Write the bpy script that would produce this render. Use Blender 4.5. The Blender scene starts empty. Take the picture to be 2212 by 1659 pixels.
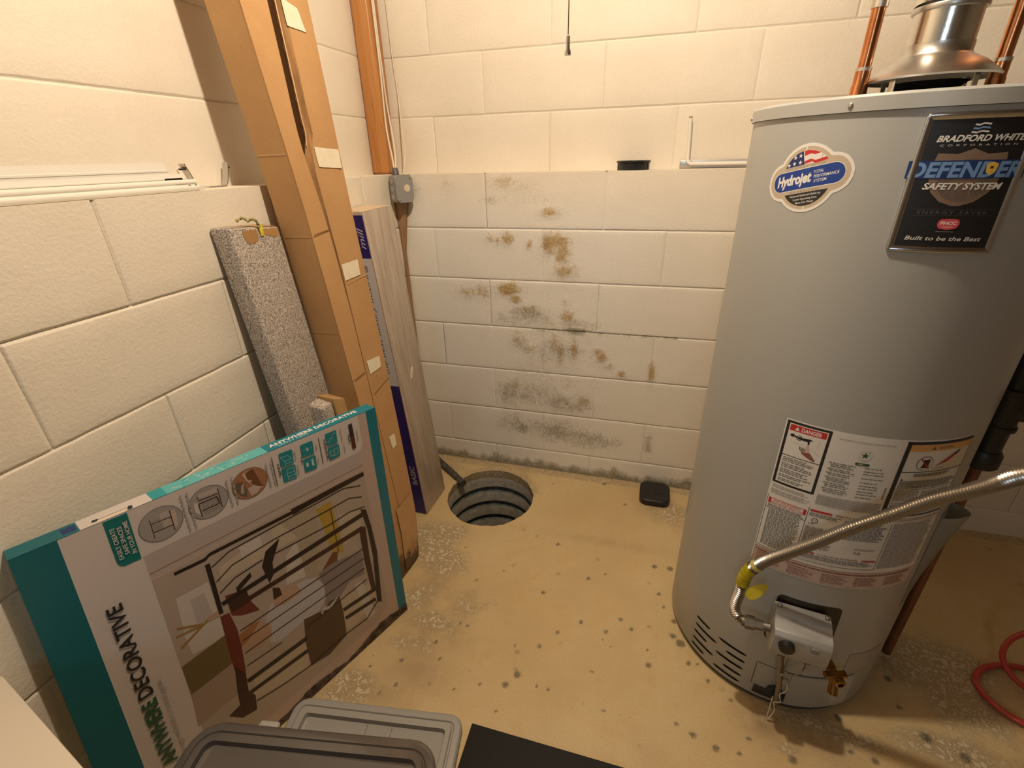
import bpy, bmesh, math, random
from math import radians as RD, pi, sin, cos
from mathutils import Vector, Matrix, noise
from mathutils.geometry import delaunay_2d_cdt
random.seed(7)
SC = bpy.context.scene
COL = SC.collection

# ------------------------------------------------------------------ materials
MATS = {}
def _new(name):
    m = bpy.data.materials.new(name); m.use_nodes = True
    nt = m.node_tree; b = nt.nodes['Principled BSDF']
    MATS[name] = m
    return m, nt, b
def N(nt, t, **kw):
    n = nt.nodes.new(t)
    for k, v in kw.items():
        if k == 'ins':
            for a, c in v.items(): n.inputs[a].default_value = c
        else: setattr(n, k, v)
    return n
def coords(nt, scale=(1, 1, 1)):
    tc = N(nt, 'ShaderNodeTexCoord'); mp = N(nt, 'ShaderNodeMapping')
    mp.inputs['Scale'].default_value = scale
    nt.links.new(tc.outputs['Object'], mp.inputs['Vector'])
    return mp.outputs['Vector']
def noise_n(nt, vec, scale, detail=4, rough=.6):
    n = N(nt, 'ShaderNodeTexNoise', ins={'Scale': scale, 'Detail': detail, 'Roughness': rough})
    nt.links.new(vec, n.inputs['Vector']); return n.outputs['Fac']
def ramp(nt, fac, p0, p1, c0=(0, 0, 0, 1), c1=(1, 1, 1, 1)):
    r = N(nt, 'ShaderNodeValToRGB'); e = r.color_ramp.elements
    e[0].position = p0; e[1].position = p1; e[0].color = c0; e[1].color = c1
    nt.links.new(fac, r.inputs['Fac']); return r.outputs['Color']
def mixc(nt, fac, a, b, mode='MIX'):
    m = N(nt, 'ShaderNodeMix', data_type='RGBA', blend_type=mode)
    for s, v in ((0, fac), (6, a), (7, b)):
        if hasattr(v, 'is_output') or hasattr(v, 'links'): nt.links.new(v, m.inputs[s])
        elif s == 0: m.inputs[0].default_value = v
        else: m.inputs[s].default_value = (*v, 1) if len(v) == 3 else v
    return m.outputs[2]
def math_n(nt, op, a, b=0.0, clamp=False):
    m = N(nt, 'ShaderNodeMath', operation=op); m.use_clamp = clamp
    for i, v in enumerate((a, b)):
        if hasattr(v, 'links'): nt.links.new(v, m.inputs[i])
        else: m.inputs[i].default_value = v
    return m.outputs[0]
def bump(nt, b, h, strength, dist=.01, prev=None):
    n = N(nt, 'ShaderNodeBump', ins={'Strength': strength, 'Distance': dist})
    nt.links.new(h, n.inputs['Height'])
    if prev: nt.links.new(prev, n.inputs['Normal'])
    nt.links.new(n.outputs['Normal'], b.inputs['Normal']); return n.outputs['Normal']
def mat(name, col, rough=.6, metal=0, col2=None, vs=15, vdetail=4, bs=0, bstr=.2, bdist=.002, spec=.5, coat=0, scale=(1, 1, 1), alpha=1, trans=0):
    if name in MATS: return MATS[name]
    m, nt, b = _new(name)
    b.inputs['Base Color'].default_value = (*col, 1)
    b.inputs['Roughness'].default_value = rough; b.inputs['Metallic'].default_value = metal
    b.inputs['Specular IOR Level'].default_value = spec; b.inputs['Coat Weight'].default_value = coat
    b.inputs['Transmission Weight'].default_value = trans
    v = None
    if col2 is not None or bs: v = coords(nt, scale)
    if col2 is not None:
        f = noise_n(nt, v, vs, vdetail)
        nt.links.new(ramp(nt, f, .35, .65, (*col, 1), (*col2, 1)), b.inputs['Base Color'])
    if bs: bump(nt, b, noise_n(nt, v, bs, 3), bstr, bdist)
    return m

def wall_mat():
    m, nt, b = _new('painted_block')
    v = coords(nt)
    base = mixc(nt, ramp(nt, noise_n(nt, v, 3, 3), .35, .7), (.77, .70, .585), (.82, .755, .645))
    # small brown chips
    chips = ramp(nt, noise_n(nt, v, 42, 4, .7), .735, .76)
    base = mixc(nt, math_n(nt, 'MULTIPLY', chips, .5), base, (.32, .2, .1))
    at = N(nt, 'ShaderNodeAttribute', attribute_name='mask')
    sp = N(nt, 'ShaderNodeSeparateColor'); nt.links.new(at.outputs['Color'], sp.inputs[0])
    n1 = noise_n(nt, v, 42, 8, .78); n2 = noise_n(nt, v, 95, 7, .78)
    # whiter repaint where the wall has sweated
    base = mixc(nt, sp.outputs['Blue'], base, (.80, .785, .735))
    def broken(mask, nz, k, p0, p1):
        gate = ramp(nt, mask, .04, .22)
        return math_n(nt, 'MULTIPLY', gate, ramp(nt, math_n(nt, 'ADD', mask, math_n(nt, 'MULTIPLY', math_n(nt, 'SUBTRACT', nz, .5), k)), p0, p1))
    big = noise_n(nt, v, 17, 6, .7)
    och = broken(sp.outputs['Red'], math_n(nt, 'ADD', math_n(nt, 'MULTIPLY', n1, .55), math_n(nt, 'MULTIPLY', big, .45)), 3.0, .32, .78)
    base = mixc(nt, math_n(nt, 'MULTIPLY', och, .95), base, mixc(nt, ramp(nt, n2, .4, .62), (.50, .30, .085), (.66, .52, .28)))
    mo = broken(sp.outputs['Green'], math_n(nt, 'ADD', math_n(nt, 'MULTIPLY', n2, .6), math_n(nt, 'MULTIPLY', big, .4)), 2.6, .18, .72)
    base = mixc(nt, math_n(nt, 'MULTIPLY', mo, .85), base, mixc(nt, ramp(nt, n1, .4, .6), (.13, .12, .07), (.33, .29, .18)))
    ja = N(nt, 'ShaderNodeAttribute', attribute_name='joint')
    jd = ramp(nt, math_n(nt, 'ADD', math_n(nt, 'MULTIPLY', ja.outputs['Fac'], .62), noise_n(nt, v, 14, 5, .7)), 1.0, 1.2)
    base = mixc(nt, math_n(nt, 'MULTIPLY', jd, .85), base, (.26, .17, .09))
    nt.links.new(base, b.inputs['Base Color'])
    b.inputs['Roughness'].default_value = .62
    nb = bump(nt, b, noise_n(nt, v, 130, 5, .6), .45, .003)
    rough = math_n(nt, 'MULTIPLY', math_n(nt, 'ADD', sp.outputs['Red'], math_n(nt, 'MULTIPLY', sp.outputs['Green'], .4)), noise_n(nt, v, 75, 8, .7))
    bump(nt, b, rough, .9, .012, nb)
    return m
def floor_mat():
    m, nt, b = _new('old_concrete')
    v = coords(nt)
    base = mixc(nt, ramp(nt, noise_n(nt, v, 2.2, 5), .35, .68), (.53, .375, .17), (.63, .49, .26))
    base = mixc(nt, ramp(nt, noise_n(nt, v, 9, 6, .7), .5, .75), base, (.56, .38, .165))
    fine = ramp(nt, noise_n(nt, v, 260, 3, .7), .35, .65)
    base = mixc(nt, .16, base, mixc(nt, fine, (.34, .24, .12), (.84, .74, .52)))
    specks = ramp(nt, noise_n(nt, v, 70, 6, .8), .70, .76)
    base = mixc(nt, math_n(nt, 'MULTIPLY', specks, .45), base, (.18, .13, .07))
    for sc_, r0, th in ((7.5, .055, .62), (16, .11, .70)):
        vo = N(nt, 'ShaderNodeTexVoronoi', ins={'Scale': sc_, 'Randomness': 1.0}); nt.links.new(v, vo.inputs['Vector'])
        vs_ = N(nt, 'ShaderNodeSeparateColor'); nt.links.new(vo.outputs['Color'], vs_.inputs[0])
        dsp = math_n(nt, 'ADD', vo.outputs['Distance'], math_n(nt, 'MULTIPLY', math_n(nt, 'SUBTRACT', noise_n(nt, v, 70, 4), .5), .10))
        f_ = math_n(nt, 'MULTIPLY', ramp(nt, dsp, r0 * .4, r0 * 1.7, (1, 1, 1, 1), (0, 0, 0, 1)), ramp(nt, vs_.outputs['Red'], th, th + .02))
        base = mixc(nt, math_n(nt, 'MULTIPLY', f_, .5), base, (.22, .16, .085))
    at = N(nt, 'ShaderNodeAttribute', attribute_name='mask')
    sp = N(nt, 'ShaderNodeSeparateColor'); nt.links.new(at.outputs['Color'], sp.inputs[0])
    base = mixc(nt, math_n(nt, 'MULTIPLY', sp.outputs['Blue'], ramp(nt, noise_n(nt, v, 10, 6, .7), .28, .5)), base, (.29, .20, .11))
    n3 = noise_n(nt, v, 48, 5, .65)
    ring = ramp(nt, math_n(nt, 'ABSOLUTE', math_n(nt, 'SUBTRACT', n3, .5)), .03, .075)
    wf = ramp(nt, math_n(nt, 'ADD', sp.outputs['Green'], noise_n(nt, v, 16, 7, .7)), .62, 1.25)
    base = mixc(nt, math_n(nt, 'MULTIPLY', wf, .85), base, mixc(nt, ring, (.46, .34, .185), (.70, .60, .42)))
    sf = ramp(nt, math_n(nt, 'ADD', sp.outputs['Red'], math_n(nt, 'MULTIPLY', noise_n(nt, v, 110, 6, .8), .8)), .68, 1.3)
    base = mixc(nt, math_n(nt, 'MULTIPLY', sf, .8), base, (.10, .088, .065))
    nt.links.new(base, b.inputs['Base Color'])
    b.inputs['Roughness'].default_value = .55
    nb = bump(nt, b, noise_n(nt, v, 90, 6, .65), .25, .003)
    bump(nt, b, math_n(nt, 'MULTIPLY', wf, math_n(nt, 'ADD', ring, noise_n(nt, v, 60, 6, .7))), .6, .006, nb)
    return m
def wood_mat(name, c0, c1, c2, ax=(14, 14, .9), rough=.5):
    m, nt, b = _new(name); v = coords(nt, ax)
    w = noise_n(nt, v, 3.2, 8, .65)
    c = ramp(nt, w, .36, .64, (*c0, 1), (*c1, 1))
    c = mixc(nt, ramp(nt, noise_n(nt, v, 9, 6, .7), .56, .68), c, c2)
    nt.links.new(c, b.inputs['Base Color']); b.inputs['Roughness'].default_value = rough
    return m
def speckle_mat():
    m, nt, b = _new('speckled_wrap'); v = coords(nt)
    f = noise_n(nt, v, 300, 3, .6)
    c = ramp(nt, f, .38, .62, (.17, .145, .125, 1), (.62, .55, .48, 1))
    c = mixc(nt, ramp(nt, noise_n(nt, v, 9, 3), .63, .72), c, mixc(nt, ramp(nt, f, .42, .58), (.28, .19, .1), (.6, .48, .34)))
    nt.links.new(c, b.inputs['Base Color']); b.inputs['Roughness'].default_value = .95
    bump(nt, b, f, .5, .003); return m
def jacket_mat():
    m, nt, b = _new('heater_grey_enamel'); v = coords(nt)
    b.inputs['Base Color'].default_value = (.385, .395, .385, 1)
    b.inputs['Roughness'].default_value = .34; b.inputs['Specular IOR Level'].default_value = .6
    bump(nt, b, noise_n(nt, coords(nt, (1, 1, .25)), 3.0, 2), .12, .03)
    return m
def dirty_mat(name, c0, c1, dirt, zc, rough=.8):
    # cardboard whose foot has soaked and gone mouldy (a stain with a shape of its own)
    m, nt, b = _new(name); v = coords(nt)
    c = ramp(nt, noise_n(nt, v, 7, 4), .35, .7, (*c0, 1), (*c1, 1))
    c = mixc(nt, .12, c, mixc(nt, noise_n(nt, v, 300, 2), (.1, .05, .02), (.9, .7, .5)))
    sp = N(nt, 'ShaderNodeSeparateXYZ'); nt.links.new(v, sp.inputs[0])
    h = math_n(nt, 'MULTIPLY', math_n(nt, 'SUBTRACT', zc, sp.outputs['Z']), 3.2)
    f = ramp(nt, math_n(nt, 'ADD', h, noise_n(nt, v, 13, 7, .7)), .62, .80)
    nt.links.new(mixc(nt, math_n(nt, 'MULTIPLY', f, .85), c, dirt), b.inputs['Base Color'])
    b.inputs['Roughness'].default_value = rough
    bump(nt, b, noise_n(nt, v, 60, 4), .15, .002); return m
M_wall = wall_mat(); M_floor = floor_mat()
M_plain = mat('plain_paint', (.30, .25, .18), .9)
M_ceil = mat('joist_ceiling', (.20, .13, .075), .9, 0, (.28, .19, .11), 6)
M_jacket = jacket_mat()
M_white = mat('white_paint', (.78, .76, .70), .45)
M_black = mat('black_plastic', (.012, .012, .013), .38)
M_hole = mat('dark_opening', (.006, .005, .004), .95, spec=.1)
M_steel = mat('galvanised_steel', (.50, .49, .47), .32, 1, (.62, .61, .58), 14, bs=40, bstr=.1, bdist=.002)
M_steel2 = mat('flex_steel', (.56, .53, .48), .28, 1)
M_copper = mat('copper_pipe', (.70, .30, .14), .24, 1, (.52, .2, .08), 18)
M_copper_old = mat('dull_copper', (.24, .10, .05), .55, .5, (.15, .065, .035), 18)
M_brass = mat('brass', (.42, .25, .07), .35, 1, (.25, .13, .04), 40)
M_solder = mat('solder', (.62, .58, .5), .4, 1)
M_alu = mat('cast_aluminium', (.36, .36, .35), .5, .35, (.42, .42, .41), 30)
M_tape = mat('masking_tape', (.74, .66, .49), .55, 0, (.80, .73, .57), 40, bs=120, bstr=.3)
M_card = dirty_mat('corrugated_carton', (.45, .24, .085), (.51, .285, .105), (.06, .035, .015), .16)
M_slotshade = mat('carton_slot_shade', (.055, .024, .009), .95, spec=.1)  # near-black brown puts the shade inside the open slot into the colour
M_cardedge = mat('torn_corrugation', (.17, .085, .03), .95, 0, (.40, .22, .09), 30, bs=80, bstr=.8, scale=(1, 1, .15))
M_speck = speckle_mat()
M_brown = mat('brown_backing', (.34, .19, .07), .8, 0, (.42, .26, .11), 12)
M_yellow = mat('yellow_tag', (.68, .55, .02), .35, 0, (.78, .68, .08), 30)
M_yellowclear = mat('yellow_film', (.50, .43, .01), .25, 0, (.36, .29, .01), 60)
M_string = mat('white_string', (.72, .67, .58), .8)
M_floorprint = wood_mat('printed_woodgrain', (.36, .29, .23), (.50, .43, .355), (.31, .245, .19), (16, 16, .8), .38)
M_post = wood_mat('stained_post', (.42, .175, .045), (.52, .24, .075), (.30, .11, .028), (10, 10, .5), .4)
M_navy = mat('navy_print', (.028, .018, .15), .35)
M_lightprint = mat('pale_print', (.62, .61, .63), .4)
M_ink = mat('ink', (.02, .02, .022), .5)
M_mould = mat('mouldy_edge', (.03, .02, .014), .95, 0, (.16, .10, .07), 55, bs=90, bstr=.8)

# ------------------------------------------------------------------ object helpers
def root_loc(o):
    while o.parent: o = o.parent
    return o.location.copy()
def link(name, me, mats, parent=None, origin=None, smooth=35):
    for m in (mats if isinstance(mats, (list, tuple)) else [mats]): me.materials.append(m)
    if smooth:
        for p in me.polygons: p.use_smooth = True
        me.set_sharp_from_angle(angle=RD(smooth))
    o = bpy.data.objects.new(name, me); COL.objects.link(o)
    if parent is not None:
        me.transform(Matrix.Translation(-root_loc(parent))); o.parent = parent
    else:
        if origin is None:
            xs = [v.co for v in me.vertices]
            mn = [min(c[i] for c in xs) for i in range(3)]; mx = [max(c[i] for c in xs) for i in range(3)]
            origin = Vector(((mn[0] + mx[0]) / 2, (mn[1] + mx[1]) / 2, mn[2]))
        me.transform(Matrix.Translation(-Vector(origin))); o.location = origin
    return o
def tag(o, label, cat=None, group=None, kind=None):
    if label: o['label'] = label
    if cat: o['category'] = cat
    if group: o['group'] = group
    if kind: o['kind'] = kind
    return o
def thing(name, label, cat, loc, group=None):
    o = bpy.data.objects.new(name, None); COL.objects.link(o)
    o.location = loc; o.empty_display_size = .05
    return tag(o, label, cat, group)
class MB:
    def __init__(s): s.bm = bmesh.new()
    def verts(s, pts): return [s.bm.verts.new(p) for p in pts]
    def face(s, vs, mi=0):
        try: f = s.bm.faces.new(vs); f.material_index = mi; return f
        except ValueError: return None
    def poly(s, pts, mi=0): return s.face(s.verts(pts), mi)
    def hexa(s, b, t, mi=0, bev=0, seg=2):
        """solid between 4 bottom points and 4 top points (same order)"""
        vb = s.verts(b); vt = s.verts(t); fs = []
        fs.append(s.face(vb[::-1], mi)); fs.append(s.face(vt, mi))
        for i in range(4):
            j = (i + 1) % 4; fs.append(s.face([vb[i], vb[j], vt[j], vt[i]], mi))
        if bev:
            es = list({e for f in fs if f for e in f.edges})
            bmesh.ops.bevel(s.bm, geom=es, offset=bev, segments=seg, profile=.5, affect='EDGES', clamp_overlap=True)
        return fs
    def box(s, c, size, mi=0, bev=0, M=None, seg=2):
        hx, hy, hz = [k / 2 for k in size]; c = Vector(c)
        q = [Vector(p) for p in ((-hx, -hy, -hz), (hx, -hy, -hz), (hx, hy, -hz), (-hx, hy, -hz), (-hx, -hy, hz), (hx, -hy, hz), (hx, hy, hz), (-hx, hy, hz))]
        if M is not None: q = [M @ p for p in q]
        q = [p + c for p in q]
        return s.hexa(q[:4], q[4:], mi, bev, seg)
    def tube(s, path, r, seg=16, mi=0, caps=True, flat=None):
        pts = [Vector(p) for p in path]; n = len(pts)
        rr = r if isinstance(r, (list, tuple)) else [r] * n
        up = None; rings = []
        for i in range(n):
            t = (pts[min(i + 1, n - 1)] - pts[max(i - 1, 0)]).normalized()
            if up is None:
                up = t.orthogonal().normalized() if flat is None else (Vector(flat) - t * Vector(flat).dot(t)).normalized()
            else: up = (up - t * up.dot(t)).normalized()
            b = t.cross(up)
            rings.append(s.verts([pts[i] + (up * cos(2 * pi * k / seg) + b * sin(2 * pi * k / seg)) * rr[i] for k in range(seg)]))
        for i in range(n - 1):
            for k in range(seg):
                j = (k + 1) % seg; s.face([rings[i][k], rings[i][j], rings[i + 1][j], rings[i + 1][k]], mi)
        if caps: s.face(rings[0][::-1], mi); s.face(rings[-1], mi)
        return rings
    def lathe(s, prof, c=(0, 0, 0), seg=48, mi=0, M=None, a0=0, a1=2 * pi):
        full = abs(a1 - a0 - 2 * pi) < 1e-6; n = seg if full else seg + 1; c = Vector(c)
        rings = []
        for r, z in prof:
            ps = []
            for k in range(n):
                a = a0 + (a1 - a0) * k / seg; p = Vector((r * cos(a), r * sin(a), z))
                ps.append((M @ p if M is not None else p) + c)
            rings.append(s.verts(ps))
        for i in range(len(prof) - 1):
            for k in range(n if full else n - 1):
                j = (k + 1) % n; s.face([rings[i][k], rings[i][j], rings[i + 1][j], rings[i + 1][k]], mi)
        return rings
    def disc(s, ring, mi=0, flip=False): s.face(ring[::-1] if flip else ring, mi)
    def cyl(s, a, b, r, seg=24, mi=0): return s.tube([a, b], r, seg, mi)
    def done(s, name, mats, parent=None, origin=None, smooth=35):
        bmesh.ops.recalc_face_normals(s.bm, faces=s.bm.faces[:])
        me = bpy.data.meshes.new(name); s.bm.to_mesh(me); s.bm.free()
        return link(name, me, mats, parent, origin, smooth)
def smoothpath(P, n=8):
    P = [Vector(p) for p in P]; out = []
    for i in range(len(P) - 1):
        p0 = P[max(i - 1, 0)]; p1 = P[i]; p2 = P[i + 1]; p3 = P[min(i + 2, len(P) - 1)]
        for k in range(n):
            t = k / n
            out.append(.5 * ((2 * p1) + (p2 - p0) * t + (2 * p0 - 5 * p1 + 4 * p2 - p3) * t * t + (3 * p1 - p0 - 3 * p2 + p3) * t ** 3))
    out.append(P[-1]); return out

# text outlines as flat meshes (built-in font)
_tc = {}
def text_mesh(s, bold=0.0, shear=0.0, space=1.0):
    k = (s, bold, shear, space)
    if k in _tc: return _tc[k]
    cu = bpy.data.curves.new('t', 'FONT'); cu.body = s; cu.size = 1; cu.offset = bold; cu.shear = shear
    cu.space_character = space; cu.resolution_u = 3; pass
    cu.dimensions = '2D'
    ob = bpy.data.objects.new('t', cu); COL.objects.link(ob); bpy.context.view_layer.update()
    me = bpy.data.meshes.new_from_object(ob.evaluated_get(bpy.context.evaluated_depsgraph_get()))
    vs = [(v.co.x, v.co.y) for v in me.vertices]; fs = [tuple(p.vertices) for p in me.polygons]
    bpy.data.objects.remove(ob); bpy.data.curves.remove(cu); bpy.data.meshes.remove(me)
    x0 = min(v[0] for v in vs); x1 = max(v[0] for v in vs)
    vs = [(x - x0, y) for x, y in vs]
    _tc[k] = (vs, fs, x1 - x0); return _tc[k]
CAP = .70   # cap height of the built-in font at size 1
class Decal:
    """printed sheet: coloured shapes laid on a surface given by mapf(u, v, h)"""
    def __init__(s, mapf, h0=.0004, dh=.000008, cell=None, cellv=None):
        s.cellv = cellv
        s.m = MB(); s.map = mapf; s.f = lambda u, v, h: (u, v, h * 50); s.h = h0; s.dh = dh; s.mats = []; s.cell = cell
    def mi(s, c):
        m = PRINT(c)
        if m not in s.mats: s.mats.append(m)
        return s.mats.index(m)
    def poly(s, c, pts, cell=None):
        s.h += s.dh; mi = s.mi(c); cell = cell or s.cell
        us = [p[0] for p in pts]; vs_ = [p[1] for p in pts]
        if 0:
            n = len(pts); out = []
            for i in range(n):
                a, b = pts[i], pts[(i + 1) % n]; k = max(1, int(abs(b[0] - a[0]) / cell))
                for j in range(k): out.append((a[0] + (b[0] - a[0]) * j / k, a[1] + (b[1] - a[1]) * j / k))
            n = len(out); P = [Vector(p) for p in out]
            nu = int((max(us) - min(us)) / cell); nv = max(2, min(12, int((max(vs_) - min(vs_)) / cell)))
            for i in range(1, nu):
                for j in range(1, nv): P.append(Vector((min(us) + (max(us) - min(us)) * (i + .01 * j) / nu, min(vs_) + (max(vs_) - min(vs_)) * j / nv)))
            r = delaunay_2d_cdt(P, [], [list(range(n))], 1, 1e-7)
            bv = s.m.verts([s.f(p.x, p.y, s.h) for p in r[0]])
            for f in r[2]: s.m.face([bv[i] for i in f], mi)
        elif len(pts) <= 4: s.m.poly([s.f(u, v, s.h) for u, v in pts], mi)
        else:
            r = delaunay_2d_cdt([Vector(p) for p in pts], [], [list(range(len(pts)))], 1, 1e-7)
            bv = s.m.verts([s.f(p.x, p.y, s.h) for p in r[0]])
            for f in r[2]: s.m.face([bv[i] for i in f], mi)
    def rect(s, c, u0, v0, u1, v1): s.poly(c, [(u0, v0), (u1, v0), (u1, v1), (u0, v1)])
    def frame(s, c, u0, v0, u1, v1, w, wr=None, wb=None, wt=None):
        wr = w if wr is None else wr; wb = w if wb is None else wb; wt = w if wt is None else wt
        s.rect(c, u0, v0, u0 + w, v1); s.h -= s.dh; s.rect(c, u1 - wr, v0, u1, v1); s.h -= s.dh
        s.rect(c, u0, v0, u1, v0 + wb); s.h -= s.dh; s.rect(c, u0, v1 - wt, u1, v1)
    def circle(s, c, u, v, r, n=24, ry=None):
        s.poly(c, [(u + r * cos(2 * pi * i / n), v + (ry or r) * sin(2 * pi * i / n)) for i in range(n)])
    def star(s, c, u, v, r, rot=90, k=.4):
        s.poly(c, [(u + (r if i % 2 == 0 else r * k) * cos(RD(rot + 36 * i)), v + (r if i % 2 == 0 else r * k) * sin(RD(rot + 36 * i))) for i in range(10)])
    def text(s, c, t, u, v, h, ang=0, width=None, bold=0, shear=0, space=1, center=False):
        s.h += s.dh; mi = s.mi(c); vs, fs, w = text_mesh(t, bold, shear, space)
        k = h / CAP; kx = width / w if width else k; ca, sa = cos(RD(ang)), sin(RD(ang))
        off = -w / 2 if center else 0
        bv = s.m.verts([s.f(u + (x + off) * kx * ca - y * k * sa, v + (x + off) * kx * sa + y * k * ca, s.h) for x, y in vs])
        for f in fs: s.m.face([bv[i] for i in f], mi)
    def words(s, c, u0, u1, v_top, lines, dv, h, ang=0, ragged=.15, wl=(.004, .012), gap=.0016):
        """rows of print too small to read"""
        s.h += s.dh
        for i in range(lines):
            v = v_top - i * dv - h; u = u0; e = u1 - random.random() * ragged * (u1 - u0)
            while u < e - .002:
                l = min(random.uniform(*wl), e - u)
                s.m.poly([s.f(a, b, s.h) for a, b in ((u, v), (u + l, v), (u + l, v + h), (u, v + h))], s.mi(c)); u += l + gap
    def done(s, name, parent=None, origin=None):
        bm = s.m.bm
        if s.cell:
            us = [v.co.x for v in bm.verts]; k = int(min(us) / s.cell)
            while k * s.cell < max(us):
                x = k * s.cell; k += 1
                gg = [f for f in bm.faces if min(v.co.x for v in f.verts) < x - 1e-6 and max(v.co.x for v in f.verts) > x + 1e-6]
                if gg: bmesh.ops.bisect_plane(bm, geom=gg + list({e for f in gg for e in f.edges}) + list({v for f in gg for v in f.verts}), dist=1e-7, plane_co=(x, 0, 0), plane_no=(1, 0, 0))
        if s.cellv:
            us = [v.co.y for v in bm.verts]; k = int(min(us) / s.cellv)
            while k * s.cellv < max(us):
                x = k * s.cellv; k += 1
                gg = [f for f in bm.faces if min(v.co.y for v in f.verts) < x - 1e-6 and max(v.co.y for v in f.verts) > x + 1e-6]
                if gg: bmesh.ops.bisect_plane(bm, geom=gg + list({e for f in gg for e in f.edges}) + list({v for f in gg for v in f.verts}), dist=1e-7, plane_co=(0, x, 0), plane_no=(0, 1, 0))
        for v in bm.verts: v.co = s.map(v.co.x, v.co.y, v.co.z / 50)
        me = bpy.data.meshes.new(name); s.m.bm.to_mesh(me); s.m.bm.free()
        return link(name, me, s.mats, parent, origin, smooth=0)
PRINTC = {}
def PRINT(c):
    if c in MATS: return MATS[c]
    return mat('print_' + c, PRINTC[c], .42)
PRINTC.update(white=(.74, .73, .71), ink=(.015, .015, .02), ink2=(.12, .11, .11), grey=(.36, .34, .33), grey2=(.2, .2, .2), red=(.52, .03, .03), orange=(.70, .38, .14), pinkish=(.60, .47, .43), maroon=(.27, .1, .08),
    blue=(.012, .05, .28), navy=(.01, .03, .14), tan=(.50, .42, .32), green=(.03, .10, .05), wallp=(.50, .385, .34), teal=(.004, .125, .155), tealr=(.004, .17, .24), teal2=(.004, .155, .15), panel=(.60, .545, .525),
    mould=(.44, .38, .365), brown2=(.30, .21, .15), room=(.42, .345, .29), blind=(.55, .50, .46), blind2=(.44, .39, .35), olive=(.165, .115, .05), floorb=(.36, .27, .22), tanl=(.40, .33, .25), yellow=(.44, .29, .05),
    brown=(.16, .06, .025), jeans=(.24, .20, .20), shirt=(.48, .46, .48), skin=(.47, .30, .22), hair=(.36, .16, .07), darkbrown=(.045, .018, .012), dog=(.085, .045, .02), leaf=(.33, .20, .06), gate=(.022, .012, .010), gate2=(.05, .018, .014),
    rim=(.14, .13, .13), pic1=(.33, .30, .285), pic2=(.36, .15, .07), pic3=(.12, .10, .09), icon=(.006, .22, .26), iconl=(.45, .58, .6), swred=(.09, .02, .012), plate=(.012, .012, .014), bronze=(.22, .15, .11), bronze2=(.42, .38, .30), label_blue=(.16, .30, .56), gold=(.75, .5, .08), pink=(.65, .09, .12), tealtop=(.02, .30, .33), tealtop2=(.10, .42, .44), cream=(.72, .60, .48))
PRINTC['sleeve'] = (.15, .028, .018); PRINTC['red_s'] = (.42, .02, .02); PRINTC['silver'] = (.62, .63, .65)
WALL_OCHRE=[(0.457,1.298,0.057,0.027,0.6),(0.493,1.276,0.045,0.023,0.4),(0.631,1.189,0.049,0.022,0.7),(0.230,1.295,0.049,0.029,0.35),(0.079,1.280,0.030,0.025,0.5),(0.392,1.092,0.020,0.020,0.6),(0.421,1.080,0.015,0.022,0.7),(0.460,1.089,0.029,0.036,0.8),(0.549,1.068,0.016,0.024,0.6),(0.629,1.075,0.032,0.046,1),(0.665,1.084,0.050,0.034,0.9),(0.684,1.041,0.034,0.057,0.8),(0.699,0.969,0.051,0.032,0.8),(0.732,0.961,0.028,0.018,0.6),(0.352,0.873,0.047,0.036,0.6),(0.278,0.866,0.066,0.032,0.55),(0.464,0.884,0.055,0.030,1),(0.493,0.846,0.030,0.020,0.9),(0.543,0.799,0.063,0.038,0.5),(0.708,0.848,0.024,0.024,0.4),(0.710,0.779,0.036,0.048,0.7),(0.500,0.661,0.047,0.052,0.45),(0.551,0.622,0.047,0.026,0.5),(0.663,0.664,0.050,0.050,0.6),(0.684,0.612,0.015,0.063,0.7),(0.743,0.649,0.020,0.062,0.7),(0.841,0.636,0.024,0.019,0.8),(0.861,0.611,0.024,0.024,1),(0.892,0.577,0.036,0.019,0.5),(0.943,0.544,0.024,0.024,0.7),(1.067,0.562,0.018,0.057,0.8),(0.474,0.446,0.041,0.041,0.6),(0.517,0.392,0.039,0.022,0.5),(0.803,0.390,0.031,0.051,0.6),(0.742,0.359,0.066,0.032,0.5),(0.622,0.743,0.149,0.075,0.28),(0.694,1.014,0.046,0.114,0.4),(0.561,0.546,0.158,0.079,0.25),(0.668,0.374,0.187,0.053,0.28),(0.511,1.284,0.113,0.045,0.3)]
WALL_MOLD=[(0.542,0.779,0.126,0.050,0.4),(0.451,0.396,0.084,0.070,0.45),(0.561,0.408,0.163,0.068,0.4),(0.710,0.379,0.158,0.053,0.45),(0.458,0.249,0.087,0.058,0.45),(0.515,0.218,0.034,0.029,0.8),(0.670,0.227,0.165,0.069,0.55),(0.822,0.199,0.160,0.053,0.5),(1.088,0.214,0.020,0.062,0.6),(0.664,0.621,0.152,0.063,0.35),(0.440,0.752,0.078,0.039,0.35),(0.759,0.752,0.096,0.024,0.4),(0.750,0.720,0.060,0.012,1),(0.616,1.074,0.007,0.046,0.8),(0.565,1.235,0.135,0.027,0.2),(0.399,1.236,0.071,0.024,0.3),(0.520,0.652,0.065,0.052,0.3),(0.625,0.439,0.293,0.160,0.22),(0.670,0.227,0.248,0.096,0.3),(0.543,0.859,0.198,0.099,0.16),(0.620,1.012,0.117,0.094,0.16),(0.763,0.630,0.172,0.123,0.2)]
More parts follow.
